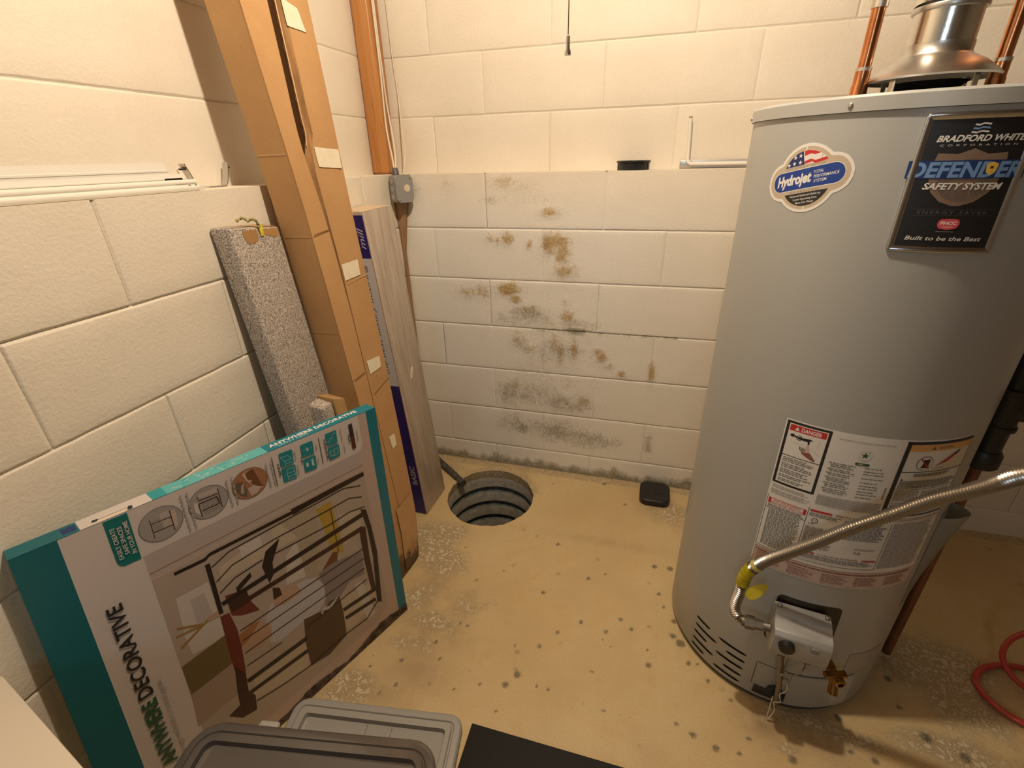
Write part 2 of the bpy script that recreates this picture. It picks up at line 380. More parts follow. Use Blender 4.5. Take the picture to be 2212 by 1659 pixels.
FLOOR_SPOTS=[(0.425,-0.579,0.0043),(0.774,-0.474,0.0086),(0.521,-0.719,0.0060),(0.604,-0.653,0.0041),(0.766,-0.713,0.0077),(0.477,-0.981,0.0070),(0.398,-1.064,0.0073),(0.510,-1.031,0.0056),(0.528,-0.898,0.0055),(0.555,-0.902,0.0060),(0.722,-0.930,0.0052),(0.796,-0.913,0.0069),(0.726,-0.908,0.0029),(0.910,-0.796,0.0078),(0.843,-0.852,0.0070),(0.992,-0.811,0.0070),(1.071,-0.781,0.0070),(1.035,-0.754,0.0072),(1.126,-0.759,0.0053),(1.156,-0.619,0.0076),(1.172,-0.669,0.0061),(0.727,-1.055,0.0096),(0.753,-1.017,0.0108),(0.817,-1.034,0.0053),(0.850,-1.035,0.0053),(0.965,-0.953,0.0054),(1.126,-0.890,0.0087),(1.141,-0.497,0.0094),(1.196,-0.494,0.0107),(0.910,-0.612,0.0079),(0.967,-0.577,0.0053),(0.655,-1.072,0.0053),(0.417,-1.136,0.0065),(0.513,-1.109,0.0054),(0.720,-1.132,0.0051),(0.955,-1.050,0.0046),(1.008,-1.054,0.0055),(1.041,-1.058,0.0035),(1.053,-1.057,0.0035),(1.081,-1.052,0.0030),(1.123,-0.841,0.0045),(0.983,-0.839,0.0046),(1.034,-0.837,0.0040),(1.012,-0.856,0.0034),(1.204,-0.717,0.0089),(1.200,-0.774,0.0086),(0.307,-1.069,0.0029),(0.314,-1.104,0.0045),(0.383,-1.169,0.0053),(0.586,-1.104,0.0037),(1.241,-0.854,0.0077),(1.267,-0.850,0.0039),(1.293,-0.896,0.0064),(1.348,-0.937,0.0062),(1.201,-1.039,0.0059),(1.241,-1.055,0.0087),(1.381,-1.029,0.0067),(1.296,-1.073,0.0085),(1.352,-1.071,0.0066),(1.479,-1.051,0.0102),(1.619,-0.912,0.0099),(1.821,-0.909,0.0123),(1.791,-0.758,0.0095),(1.788,-0.839,0.0070),(1.675,-1.002,0.0091),(1.893,-0.937,0.0119),(1.624,-0.994,0.0075),(1.015,-0.172,0.0069),(0.913,-0.047,0.0098),(1.238,-0.713,0.0103),(1.221,-0.793,0.0132)]
FLOOR_WHITE=[(0.278,-0.584,0.093,0.093,1),(0.370,-0.660,0.089,0.067,0.8),(0.349,-0.839,0.061,0.061,0.6),(0.427,-0.914,0.097,0.039,0.6),(0.404,-1.005,0.074,0.037,0.5),(0.358,-0.511,0.048,0.048,0.7),(0.512,-0.836,0.079,0.060,0.4),(0.292,-1.170,0.068,0.051,0.7),(0.268,-1.203,0.050,0.034,0.7),(0.158,-0.099,0.087,0.035,0.5),(0.347,-0.013,0.175,0.029,0.5),(1.208,-0.185,0.122,0.073,0.5),(1.925,-0.686,0.150,0.083,1),(1.958,-0.785,0.093,0.078,0.8),(1.873,-0.640,0.069,0.052,0.7),(1.545,-0.943,0.092,0.031,0.6),(1.647,-0.962,0.089,0.022,0.6),(1.863,-0.927,0.115,0.036,0.8),(1.470,-1.031,0.029,0.015,0.5)]
FLOOR_BROWN=[(0.371,-0.750,0.064,0.085,0.5),(0.458,-1.083,0.105,0.070,0.5),(0.398,-1.169,0.100,0.067,0.4),(0.462,-0.957,0.113,0.056,0.5),(0.940,-0.418,0.228,0.023,0.3),(1.426,-0.974,0.061,0.046,0.9),(1.544,-0.989,0.089,0.044,0.7),(1.129,-1.121,0.044,0.044,0.2),(1.412,-0.759,0.106,0.053,0.2)]
GATE_ART=[
("panel",[(50,0),(50,800),(671.5,800),(671.5,0)]),
("wallp",[(164,0),(164,693.5),(630,693.5),(642,699),(648,715),(648,800),(671.5,800),(671.5,0)]),
("teal",[(0,0),(62.6,0),(62.6,800),(0,800)]),
("tealr",[(671.5,0),(700,0),(700,800),(671.5,800)]),
("mould",[(164,693.5),(638.5,693.5),(638.5,655),(164,655)]),
("brown2",[(164,647.5),(638.5,647.5),(638.5,651),(164,651)]),
("mould",[(164,640),(638.5,640),(638.5,647.5),(164,647.5)]),
("room",[(164,633),(638.5,633),(638.5,100),(600,60),(164,60)]),
("blind",[(191.3,564),(250.1,560.4),(250.5,469.8),(187,473.4)]),
("blind",[(185.6,466.7),(256.1,455.9),(257.6,392.8),(188.4,405.4)]),
("blind2",[(211.9,542),(237.6,539.2),(242,469.4),(210.7,474.7)]),
("olive",[(165,392.8),(250.5,400.3),(253.1,310.1),(165.3,305)]),
("floorb",[(165.3,305),(253.1,310.1),(249.3,212),(159.1,206.3)]),
("tan",[(279.6,224),(404.9,215.1),(398.2,109.9),(266.4,153)]),
("tan",[(273.6,580.8),(431.8,611.4),(459.8,578.9),(442.5,542.5),(273.5,540.6)]),
("blind",[(321.1,603.9),(372.1,603.1),(372.5,573.6),(321.1,575.6)]),
("blind2",[(366,603.4),(390.8,602.1),(391.3,572.2),(366.3,574)]),
("tanl",[(403,631.1),(502.3,616.3),(468.6,387),(438.4,404.6),(442.5,542.5)]),
("blind",[(409,510.1),(437.2,533),(439.9,413),(393.2,426.5)]),
("yellow",[(497.9,592.5),(538.8,592.3),(543.8,413.4),(516.9,420.7),(507.3,521.5)]),
("brown",[(514.9,432.5),(529.6,425.3),(518.5,383.2),(472.6,388.4)]),
("tan",[(548.9,538.8),(610.2,514.8),(603.9,447.9),(546.8,431.5)]),
("jeans",[(470.1,395.8),(513.1,398.3),(540,390.5),(592,372.1),(587.7,286.2),(541.5,296.8),(512.1,270.1),(468.8,276.1),(475.6,339)]),
("tan",[(510.5,260.4),(602.9,235.9),(609.9,154.5),(513.1,115.7),(508.2,193.8)]),
("blind",[(554.8,272.4),(576.1,268.6),(597.9,103.8),(569.8,104.5)]),
("shirt",[(332.8,370.5),(359.9,410.2),(403.4,407.4),(438.4,404.6),(461.3,388.6),(477.1,348.1),(473.4,298.6),(449.2,275),(397.5,277.2),(347.3,270.8),(329.9,285.5)]),
("skin",[(357.2,412.8),(383,426.3),(413.9,407.4),(422.2,375),(379.6,371.9),(355.4,386.1)]),
("skin",[(277.2,372.2),(310.1,384.3),(340.7,343.1),(337.3,307.3),(312.2,295.6),(278.1,314.7)]),
("hair",[(275.9,373.5),(303.4,381.8),(320.6,373.6),(304.8,356.9),(282.7,338.2),(273.6,338.8)]),
("darkbrown",[(363.2,444.4),(377.3,431.6),(379.2,406.1),(359.2,406.2)]),
("dog",[(411.3,283.3),(463.1,265.7),(481.2,279.6),(508.5,273.7),(509.8,203.8),(504.9,113.2),(450.9,95.1),(402.1,110.6),(402.5,201.3)]),
("shirt",[(454.9,263.4),(464.7,274.9),(478.9,265.5),(500.8,276.1),(506.8,275.5),(480.7,252.5),(462.7,263.3),(456.6,250.6)]),
("sleeve",[(251.8,455.7),(269.5,451.6),(275.2,392.6),(273.6,338.8),(267.5,259.1),(260,203.2),(249.8,246.4),(248.4,301.3),(250.5,400.3)]),
("sleeve",[(271,501.4),(311.8,486.2),(315.4,443.1),(326.7,404.9),(290.1,422.6),(272.8,439.6)]),
("darkbrown",[(274.4,489.9),(311.5,484.4),(312.9,445.6),(274.3,446.9)]),
("leaf",[(176.6,495.8),(219.9,467.8),(218.8,462.6),(177.5,488.5)]),
("leaf",[(172.4,476),(216.6,464.8),(218,458.4),(171.3,471)]),
("leaf",[(172.9,442.8),(216.2,463),(235.9,473.2),(230,464.2),(175.3,436.2)]),
("skin",[(226.2,472.1),(248.9,475.6),(256.1,455.9),(232.3,462)]),
("gate",[(200,626),(255.4,622.2),(267.4,628.4),(451.1,623.9),(469.2,629.1),(580.2,629.9),(636.8,628.3),(636.7,614.2),(466.3,613.8),(265.6,620.2),(256.2,613.9),(200.7,618)]),
("gate",[(442.1,629.9),(490.2,628.5),(491.2,614.7),(445.2,610.8)]),
("gate",[(253,605),(262.1,603.6),(259.9,460.8),(251.7,462.2)]),
("gate",[(610.2,514.8),(625.6,503.9),(632,431.3),(635.7,334),(623,127.2),(608.4,143.5),(621.3,329.6),(619.4,435.8)]),
("gate",[(263.8,589.5),(301.8,605.3),(354.8,606.1),(501.2,606.8),(576.9,607.5),(622.2,588.2),(622.3,591.6),(576.4,610.9),(500.5,610),(354.3,609.1),(301.2,608.1),(263,592.3)]),
("gate",[(264.5,547.2),(299.5,566.9),(391.9,572.5),(531.4,568.2),(586.4,568.6),(620.3,550.7),(620.5,554.1),(585.9,572.1),(530.7,571.7),(391.4,575.6),(298.9,569.8),(263.6,550)]),
("gate",[(264.6,514.4),(297.9,531.1),(359.2,535.6),(358.6,538.8),(297.2,534.1),(263.7,517.3)]),
("gate",[(384.2,533),(523.4,522.3),(579.3,525.3),(623.4,513.8),(622.9,517.6),(578.5,529),(522.7,525.9),(383.7,536.2)]),
("gate",[(262.9,478.2),(626.4,486.7),(621.9,502.7),(260.9,490.7)]),
("gate2",[(312.9,448.9),(610.6,441.3),(606.3,457.8),(310.7,462.1)]),
("gate2",[(596.2,453.9),(615,449.8),(611.3,338.6),(612,202.3),(598.7,207),(594.5,331.1)]),
("gate",[(279.7,382.3),(597.8,376.7),(596.9,380.2),(279.2,385)]),
("gate",[(279.4,350.1),(594.5,340.9),(593.6,344.5),(278.9,352.9)]),
("gate",[(276.4,310.8),(591.2,304.4),(590.2,308.1),(275.9,313.7)]),
("gate",[(273.3,270.6),(353.2,262.7),(352.7,265.9),(272.8,273.6)]),
("gate",[(411.6,249.7),(591.1,258.3),(589.9,262.1),(410.8,253.1)]),
("gate",[(267,219.2),(410.3,208.3),(407.2,223.8),(264.7,232.9)]),
("gate",[(512.9,206.4),(618,190),(614.2,205.9),(509.8,221)]),
("gate",[(261.2,181.3),(404.5,165.6),(401.8,179.5),(259.2,193.6)]),
("gate",[(513.5,170.1),(607.6,150.8),(604,167.1),(510.5,185.2)]),
("gate",[(271.7,144.1),(328.8,126.3),(399.4,112.6),(505.5,117),(571.3,107.6),(609.4,141.2),(607.3,145.7),(569.8,112.4),(504.4,121.5),(398.5,116.7),(328.2,130.1),(271.3,147.7)]),
("gate2",[(250.8,298.5),(265.9,251),(261.7,195.8),(272.1,166.4),(266.8,120.3),(237.2,130.6),(214.1,168.6),(239.2,174.6),(242,221.5)]),
("gate",[(368.8,555.1),(403.8,569.3),(376.7,514),(373.5,480.9),(360.3,463),(353.9,519.7)]),
("gate",[(294.9,505.5),(328.4,523.6),(328.8,510.4),(294.5,488.8)]),
("gate",[(531.9,569.2),(530.4,424.3),(532.2,423.3),(533.6,568.4)]),
("teal2",[(125.7,798.3),(162.4,798.2),(161.1,692.1),(134.3,693.6),(129.3,697.3),(126.7,703),(125.7,711.1)]),
("rim",[(243.6,745.3),(242.8,752.5),(240.7,759.5),(237.3,765.9),(232.7,771.6),(227,776.2),(220.6,779.6),(213.6,781.7),(206.4,782.5),(199.1,781.7),(192.1,779.6),(185.7,776.2),(180.1,771.6),(175.4,765.9),(172,759.5),(169.9,752.5),(169.2,745.3),(169.9,738),(172,731),(175.4,724.6),(180.1,719),(185.7,714.3),(192.1,710.9),(199.1,708.8),(206.4,708.1),(213.6,708.8),(220.6,710.9),(227,714.3),(232.7,719),(237.3,724.6),(240.7,731),(242.8,738)]),
("pic1",[(242.4,745.3),(241.7,752.3),(239.6,759),(236.3,765.3),(231.8,770.7),(226.4,775.2),(220.1,778.5),(213.4,780.6),(206.4,781.3),(199.3,780.6),(192.6,778.5),(186.4,775.2),(180.9,770.7),(176.4,765.3),(173.1,759),(171.1,752.3),(170.4,745.3),(171.1,738.2),(173.1,731.5),(176.4,725.3),(180.9,719.8),(186.4,715.3),(192.6,712),(199.3,709.9),(206.4,709.3),(213.4,709.9),(220.1,712),(226.4,715.3),(231.8,719.8),(236.3,725.3),(239.6,731.5),(241.7,738.2)]),
("rim",[(328.7,745.9),(328,753.2),(325.8,760.2),(322.4,766.6),(317.8,772.2),(312.1,776.9),(305.7,780.3),(298.7,782.4),(291.5,783.1),(284.2,782.4),(277.2,780.3),(270.8,776.9),(265.2,772.2),(260.5,766.6),(257.1,760.2),(255,753.2),(254.3,745.9),(255,738.7),(257.1,731.7),(260.5,725.3),(265.2,719.6),(270.8,715),(277.2,711.6),(284.2,709.5),(291.5,708.7),(298.7,709.5),(305.7,711.6),(312.1,715),(317.8,719.6),(322.4,725.3),(325.8,731.7),(328,738.7)]),
("pic1",[(327.5,745.9),(326.8,753),(324.7,759.7),(321.4,765.9),(316.9,771.4),(311.5,775.9),(305.2,779.2),(298.5,781.2),(291.5,781.9),(284.4,781.2),(277.7,779.2),(271.5,775.9),(266,771.4),(261.5,765.9),(258.2,759.7),(256.2,753),(255.5,745.9),(256.2,738.9),(258.2,732.2),(261.5,725.9),(266,720.5),(271.5,716),(277.7,712.7),(284.4,710.6),(291.5,709.9),(298.5,710.6),(305.2,712.7),(311.5,716),(316.9,720.5),(321.4,725.9),(324.7,732.2),(326.8,738.9)]),
("rim",[(411.4,746.4),(410.7,753.7),(408.5,760.6),(405.1,767.1),(400.5,772.7),(394.8,777.3),(388.4,780.8),(381.4,782.9),(374.2,783.6),(366.9,782.9),(359.9,780.8),(353.5,777.3),(347.9,772.7),(343.2,767.1),(339.8,760.6),(337.7,753.7),(337,746.4),(337.7,739.1),(339.8,732.2),(343.2,725.7),(347.9,720.1),(353.5,715.5),(359.9,712),(366.9,709.9),(374.2,709.2),(381.4,709.9),(388.4,712),(394.8,715.5),(400.5,720.1),(405.1,725.7),(408.5,732.2),(410.7,739.1)]),
("pic2",[(410.2,746.4),(409.5,753.4),(407.4,760.2),(404.1,766.4),(399.6,771.9),(394.2,776.3),(388,779.7),(381.2,781.7),(374.2,782.4),(367.2,781.7),(360.4,779.7),(354.2,776.3),(348.7,771.9),(344.2,766.4),(340.9,760.2),(338.9,753.4),(338.2,746.4),(338.9,739.4),(340.9,732.6),(344.2,726.4),(348.7,720.9),(354.2,716.5),(360.4,713.1),(367.2,711.1),(374.2,710.4),(381.2,711.1),(388,713.1),(394.2,716.5),(399.6,720.9),(404.1,726.4),(407.4,732.6),(409.5,739.4)]),
("mould",[(208.3,768),(225.2,766.9),(223.1,747.9),(205.7,749.6)]),
("wallp",[(225.6,763.6),(233.4,763.5),(232.1,727.8),(223.9,721.9)]),
("tan",[(209.2,750.4),(222.4,749.9),(223.2,733.6),(207.7,734.2)]),
("rim",[(189.4,758.1),(223,752.3),(223,753),(189.4,758.7)]),
("rim",[(189.4,754.3),(223.1,748.8),(223.1,749.5),(189.4,754.9)]),
("rim",[(189.3,750.5),(223.2,745.3),(223.2,745.9),(189.3,751.1)]),
("rim",[(189.3,746.7),(223.3,741.8),(223.3,742.4),(189.3,747.3)]),
("rim",[(189.3,742.8),(223.4,738.2),(223.4,738.9),(189.3,743.5)]),
("rim",[(189.2,739),(223.5,734.7),(223.5,735.3),(189.2,739.6)]),
("rim",[(189.2,735.1),(223.6,731.1),(223.6,731.8),(189.2,735.8)]),
("gate2",[(189.4,753),(223.7,749.9),(223.7,751.5),(189.4,754.6)]),
("gate2",[(191.1,732.6),(222.9,731.4),(222.8,733.1),(191,734.2)]),
("gate2",[(189.6,764.1),(189.3,721),(190.4,720.8),(190.7,763.9)]),
("gate2",[(223.6,766),(223,719),(224.6,718.6),(225.2,765.7)]),
("mould",[(276.2,772.8),(311.5,771.9),(314.2,755.6),(277.2,761)]),
("blind",[(265.3,758.5),(273.1,753.7),(273.1,721),(264.4,736.3)]),
("rim",[(277.5,762.1),(310.1,759.3),(310.1,760),(277.5,762.7)]),
("rim",[(277.6,756.9),(310.1,755),(310.1,755.6),(277.5,757.6)]),
("rim",[(277.6,751.7),(310.2,750.6),(310.1,751.3),(277.6,752.4)]),
("rim",[(277.6,746.5),(310.3,746.3),(310.2,747),(277.6,747.1)]),
("rim",[(277.7,741.2),(310.3,741.9),(310.2,742.6),(277.6,741.9)]),
("rim",[(277.7,735.9),(310.4,737.5),(310.3,738.2),(277.6,736.6)]),
("rim",[(277.8,730.6),(310.4,733.1),(310.3,733.8),(277.7,731.3)]),
("rim",[(277.8,725.3),(310.5,728.7),(310.4,729.4),(277.7,726)]),
("rim",[(277.9,720),(310.5,724.3),(310.4,725),(277.7,720.7)]),
("gate2",[(273.3,750.1),(307.5,749.3),(307.3,751.6),(273.1,752.4)]),
("gate2",[(275.8,731.6),(310.6,731.7),(310.4,733.8),(275.6,733.6)]),
("gate2",[(306.4,750.4),(308.3,733.4),(310.4,733.5),(308.4,750.5)]),
("gate2",[(272.2,751.4),(272.4,720.1),(274.4,719.8),(274.2,751.1)]),
("gate2",[(311.8,768.2),(311.5,720.8),(313,720.5),(313.3,767.9)]),
("gate2",[(273.8,769.2),(274.4,758.4),(275.2,758.4),(274.6,769.1)]),
("gate2",[(274.9,757.5),(310.2,756.2),(310.1,758),(274.7,759.2)]),
("brown",[(367.2,770.8),(380.7,777),(387.5,776.8),(399.4,726.6),(379.3,738.2),(370.9,756.8)]),
("skin",[(361.2,774.1),(370.3,779.2),(382.4,778.6),(369.3,774.7),(370.9,756.8),(379.5,752),(377,746.5),(369.6,750.7)]),
("wallp",[(366.7,736.9),(381.8,736.8),(393.4,724.8),(384.4,715.9),(370.1,713.9)]),
("pic3",[(347.8,761.3),(360.3,757.7),(365.7,732.2),(361.2,717.5),(351,727),(344.2,744.8)]),
("skin",[(355.6,748.4),(362.4,754.8),(358.3,729.6),(351.7,730.1)]),
("panel",[(365,776.6),(367.8,758),(375.4,741.4),(384.4,730),(395.7,722.5),(396.1,724.2),(385.1,731.5),(376.5,742.4),(369.2,758.4),(366.4,776.7)]),
("mould",[(388,774.5),(396.8,729.7),(397.7,729.8),(388.9,774.6)]),
("ink",[(428,786),(426.3,707.3),(427.5,706.9),(429.1,785.8)]),
("ink",[(539.3,785.6),(538,709.8),(539.4,709.4),(540.6,785.3)]),
("icon",[(445.6,786.2),(473,784.9),(474.9,781.3),(472.8,749.1),(470.8,747.1),(444.7,750.5),(443.1,753.3),(444,784)]),
("icon",[(444.5,746.4),(472.7,743.2),(474.6,739.5),(472.1,707.3),(469.9,705.3),(443.3,708.3),(441.9,711),(442.8,744.3)]),
("icon",[(495.6,785),(522.9,784.6),(524.5,781.8),(522.5,749.4),(520.1,747.9),(495,750.5),(493.5,753.2),(494.2,783.3)]),
("icon",[(495.9,744.8),(522.8,743.6),(524.3,740.4),(522.1,707.1),(519.2,705.3),(494.4,708.5),(492.8,711),(494,743.4)]),
("icon",[(558,786.4),(583.6,785.8),(585.4,783.3),(584.1,751.1),(581.5,749.1),(558,750.6),(556.7,753.2),(556.7,784.7)]),
("icon",[(557.9,746),(583.8,745.1),(585.9,741.8),(584.9,711),(582.1,709.9),(557.1,709.4),(555.5,711.4),(556.5,744.2)]),
("iconl",[(445.6,775.3),(453.7,761.2),(454.3,761.6),(446.2,775.7)]),
("iconl",[(454,760.9),(470.4,760.9),(470.2,761.9),(453.9,761.9)]),
("iconl",[(453.6,761.5),(453.4,750.8),(454.2,750.6),(454.4,761.3)]),
("iconl",[(446,775),(463,773.1),(462.9,774.1),(445.9,776)]),
("iconl",[(462.6,773.4),(470,761.1),(470.6,761.6),(463.2,773.9)]),
("iconl",[(455.1,753.4),(470.6,752.2),(470.5,753.2),(455,754.4)]),
("iconl",[(453,739.3),(452.6,711.1),(453.4,710.9),(453.8,739.1)]),
("iconl",[(453.5,738.7),(470.3,737.4),(470.2,738.4),(453.4,739.7)]),
("iconl",[(453.1,710.5),(470.1,708.8),(470,709.8),(453,711.5)]),
("iconl",[(469.9,738),(470.1,715.5),(471,715.3),(470.7,737.8)]),
("iconl",[(453.8,727.5),(470.8,726),(470.7,727.1),(453.7,728.5)]),
("iconl",[(453.3,718.3),(470.3,716.7),(470.2,717.7),(453.2,719.3)]),
("iconl",[(558.6,760.7),(566.2,761.9),(565.9,763),(558.3,761.8)]),
("iconl",[(566.5,762.3),(566.9,768.6),(566,768.9),(565.6,762.6)]),
("iconl",[(566.5,768.2),(573.2,768.3),(573,769.3),(566.3,769.3)]),
("iconl",[(573.5,768.6),(575.2,777.6),(574.3,778),(572.6,769)]),
("iconl",[(574.9,777.3),(582.9,780),(582.4,781.1),(574.5,778.3)]),
("iconl",[(560.6,735.4),(560.8,720.2),(561.7,720),(561.5,735.2)]),
("iconl",[(561.3,719.6),(571.4,717.6),(571.4,718.7),(561.2,720.7)]),
("iconl",[(571.2,736.6),(570.9,718.3),(571.9,718),(572.2,736.3)]),
("iconl",[(571.8,735.9),(580.6,734.8),(580.5,735.9),(571.6,737)]),
("iconl",[(571.5,717.6),(580.7,717.8),(580.4,719),(571.3,718.7)]),
("iconl",[(580.1,735.5),(580.1,718.6),(581,718.3),(581,735.2)]),
("iconl",[(557.9,733.1),(571.1,732.1),(570.9,733.2),(557.7,734.2)]),
("iconl",[(496.5,767.9),(519.7,767.2),(519.6,768),(496.4,768.6)]),
("iconl",[(505.5,773.1),(509.4,771.9),(511.7,762.1),(507.6,762.6)]),
("iconl",[(498.6,733.8),(504.5,732.2),(504.5,720.9),(497.9,722.8)]),
("iconl",[(512.3,736.2),(517.3,736.7),(517.8,716.9),(511.9,719.3)]),
("ink",[(618.7,785.2),(628.7,786),(629.3,748.3),(619,748.2)]),
("swred",[(619,748.2),(629.3,748.3),(629.1,711.3),(619,710.8)]),
("grey",[(245.8,700.8),(249,700.8),(249,708.7),(245.8,708.7)]),
("grey",[(245.8,711.7),(249,711.7),(249,722.1),(245.8,722.1)]),
("grey",[(245.8,725.1),(249,725.1),(249,734),(245.8,734)]),
("grey",[(245.8,737),(249,737),(249,747.9),(245.8,747.9)]),
("grey",[(245.8,750.9),(249,750.9),(249,761.9),(245.8,761.9)]),
("grey",[(245.8,764.9),(249,764.9),(249,771.4),(245.8,771.4)]),
("grey",[(245.8,774.4),(249,774.4),(249,780.5),(245.8,780.5)]),
("grey",[(245.8,783.5),(249,783.5),(249,787.5),(245.8,787.5)]),
("grey",[(256.8,700.8),(260,700.8),(260,708.9),(256.8,708.9)]),
("grey",[(256.8,711.9),(260,711.9),(260,719.8),(256.8,719.8)]),
("grey",[(256.8,722.8),(260,722.8),(260,736.7),(256.8,736.7)]),
("grey",[(256.8,739.7),(260,739.7),(260,749.5),(256.8,749.5)]),
("grey",[(256.8,752.5),(260,752.5),(260,765.2),(256.8,765.2)]),
("grey",[(256.8,768.2),(260,768.2),(260,778),(256.8,778)]),
("grey",[(256.8,781),(260,781),(260,787.5),(256.8,787.5)]),
("grey",[(329.4,712.6),(332.6,712.6),(332.6,719.8),(329.4,719.8)]),
("grey",[(329.4,722.8),(332.6,722.8),(332.6,733.9),(329.4,733.9)]),
("grey",[(329.4,736.9),(332.6,736.9),(332.6,749.8),(329.4,749.8)]),
("grey",[(329.4,752.8),(332.6,752.8),(332.6,763),(329.4,763)]),
("grey",[(329.4,766),(332.6,766),(332.6,778),(329.4,778)]),
("grey",[(340.4,712.6),(343.6,712.6),(343.6,724),(340.4,724)]),
("grey",[(340.4,727),(343.6,727),(343.6,733.5),(340.4,733.5)]),
("grey",[(340.4,736.5),(343.6,736.5),(343.6,748.6),(340.4,748.6)]),
("grey",[(340.4,751.6),(343.6,751.6),(343.6,762.3),(340.4,762.3)]),
("grey",[(340.4,765.3),(343.6,765.3),(343.6,773.7),(340.4,773.7)]),
("grey",[(340.4,776.7),(343.6,776.7),(343.6,780.5),(340.4,780.5)]),
("grey",[(411.6,715.9),(414.8,715.9),(414.8,728.9),(411.6,728.9)]),
("grey",[(411.6,731.9),(414.8,731.9),(414.8,741.7),(411.6,741.7)]),
("grey",[(411.6,744.7),(414.8,744.7),(414.8,756.4),(411.6,756.4)]),
("grey",[(411.6,759.4),(414.8,759.4),(414.8,772.4),(411.6,772.4)]),
("grey",[(411.6,775.4),(414.8,775.4),(414.8,778),(411.6,778)]),
("grey",[(422.6,715.9),(425.8,715.9),(425.8,729.3),(422.6,729.3)]),
("grey",[(422.6,732.3),(425.8,732.3),(425.8,741.5),(422.6,741.5)]),
("grey",[(422.6,744.5),(425.8,744.5),(425.8,756.9),(422.6,756.9)]),
("grey",[(422.6,759.9),(425.8,759.9),(425.8,769.4),(422.6,769.4)]),
("grey",[(422.6,772.4),(425.8,772.4),(425.8,778),(422.6,778)]),
("ink2",[(436.3,731.5),(439.8,731.5),(439.8,744.5),(436.3,744.5)]),
("ink2",[(436.3,747.5),(439.8,747.5),(439.8,754.3),(436.3,754.3)]),
("ink2",[(436.3,757.3),(439.8,757.3),(439.8,763.1),(436.3,763.1)]),
("ink2",[(489.3,738.8),(492.8,738.8),(492.8,746.5),(489.3,746.5)]),
("ink2",[(489.3,749.5),(492.8,749.5),(492.8,754),(489.3,754)]),
("ink2",[(550.4,717.5),(553.9,717.5),(553.9,727),(550.4,727)]),
("ink2",[(550.4,730),(553.9,730),(553.9,741),(550.4,741)]),
("ink2",[(550.4,744),(553.9,744),(553.9,752.4),(550.4,752.4)]),
("ink2",[(550.4,755.4),(553.9,755.4),(553.9,765.5),(550.4,765.5)]),
("ink2",[(550.4,768.5),(553.9,768.5),(553.9,774.7),(550.4,774.7)]),
("ink2",[(613,735.9),(616.5,735.9),(616.5,744.7),(613,744.7)]),
("ink2",[(613,747.7),(616.5,747.7),(616.5,758.3),(613,758.3)]),
("grey",[(477.6,754.5),(479.8,754.5),(479.8,765.1),(477.6,765.1)]),
("grey",[(477.6,768.1),(479.8,768.1),(479.8,780.2),(477.6,780.2)]),
("grey",[(477.5,713.1),(479.7,713.1),(479.7,724.6),(477.5,724.6)]),
("grey",[(477.5,727.6),(479.7,727.6),(479.7,738.3),(477.5,738.3)]),
("grey",[(529.1,758.1),(531.3,758.1),(531.3,770.9),(529.1,770.9)]),
("grey",[(526.9,720.1),(529.1,720.1),(529.1,732),(526.9,732)]),
("grey",[(595.3,749.8),(597.5,749.8),(597.5,761.1),(595.3,761.1)]),
("grey",[(595.3,764.1),(597.5,764.1),(597.5,771.4),(595.3,771.4)]),
("grey",[(595.3,774.4),(597.5,774.4),(597.5,786.3),(595.3,786.3)]),
("grey",[(597.1,716.6),(599.3,716.6),(599.3,730.3),(597.1,730.3)]),
("grey",[(597.1,733.3),(599.3,733.3),(599.3,740.4),(597.1,740.4)]),
("grey",[(637,732.5),(639.2,732.5),(639.2,743.1),(637,743.1)]),
("grey",[(637,746.1),(639.2,746.1),(639.2,757.8),(637,757.8)]),
("grey",[(637,760.8),(639.2,760.8),(639.2,766.1),(637,766.1)])]
# ------------------------------------------------------------------ camera (measured from the block courses)
cam = bpy.data.cameras.new('camera'); co = bpy.data.objects.new('camera', cam); COL.objects.link(co)
co.location = (1.00605, -1.86620, 1.38278); co.rotation_euler = (1.12153819, 0.02351852, 0.27070738)
cam.sensor_width = 36; cam.lens = 1019.92 / 2212 * 36; cam.clip_start = .01; SC.camera = co

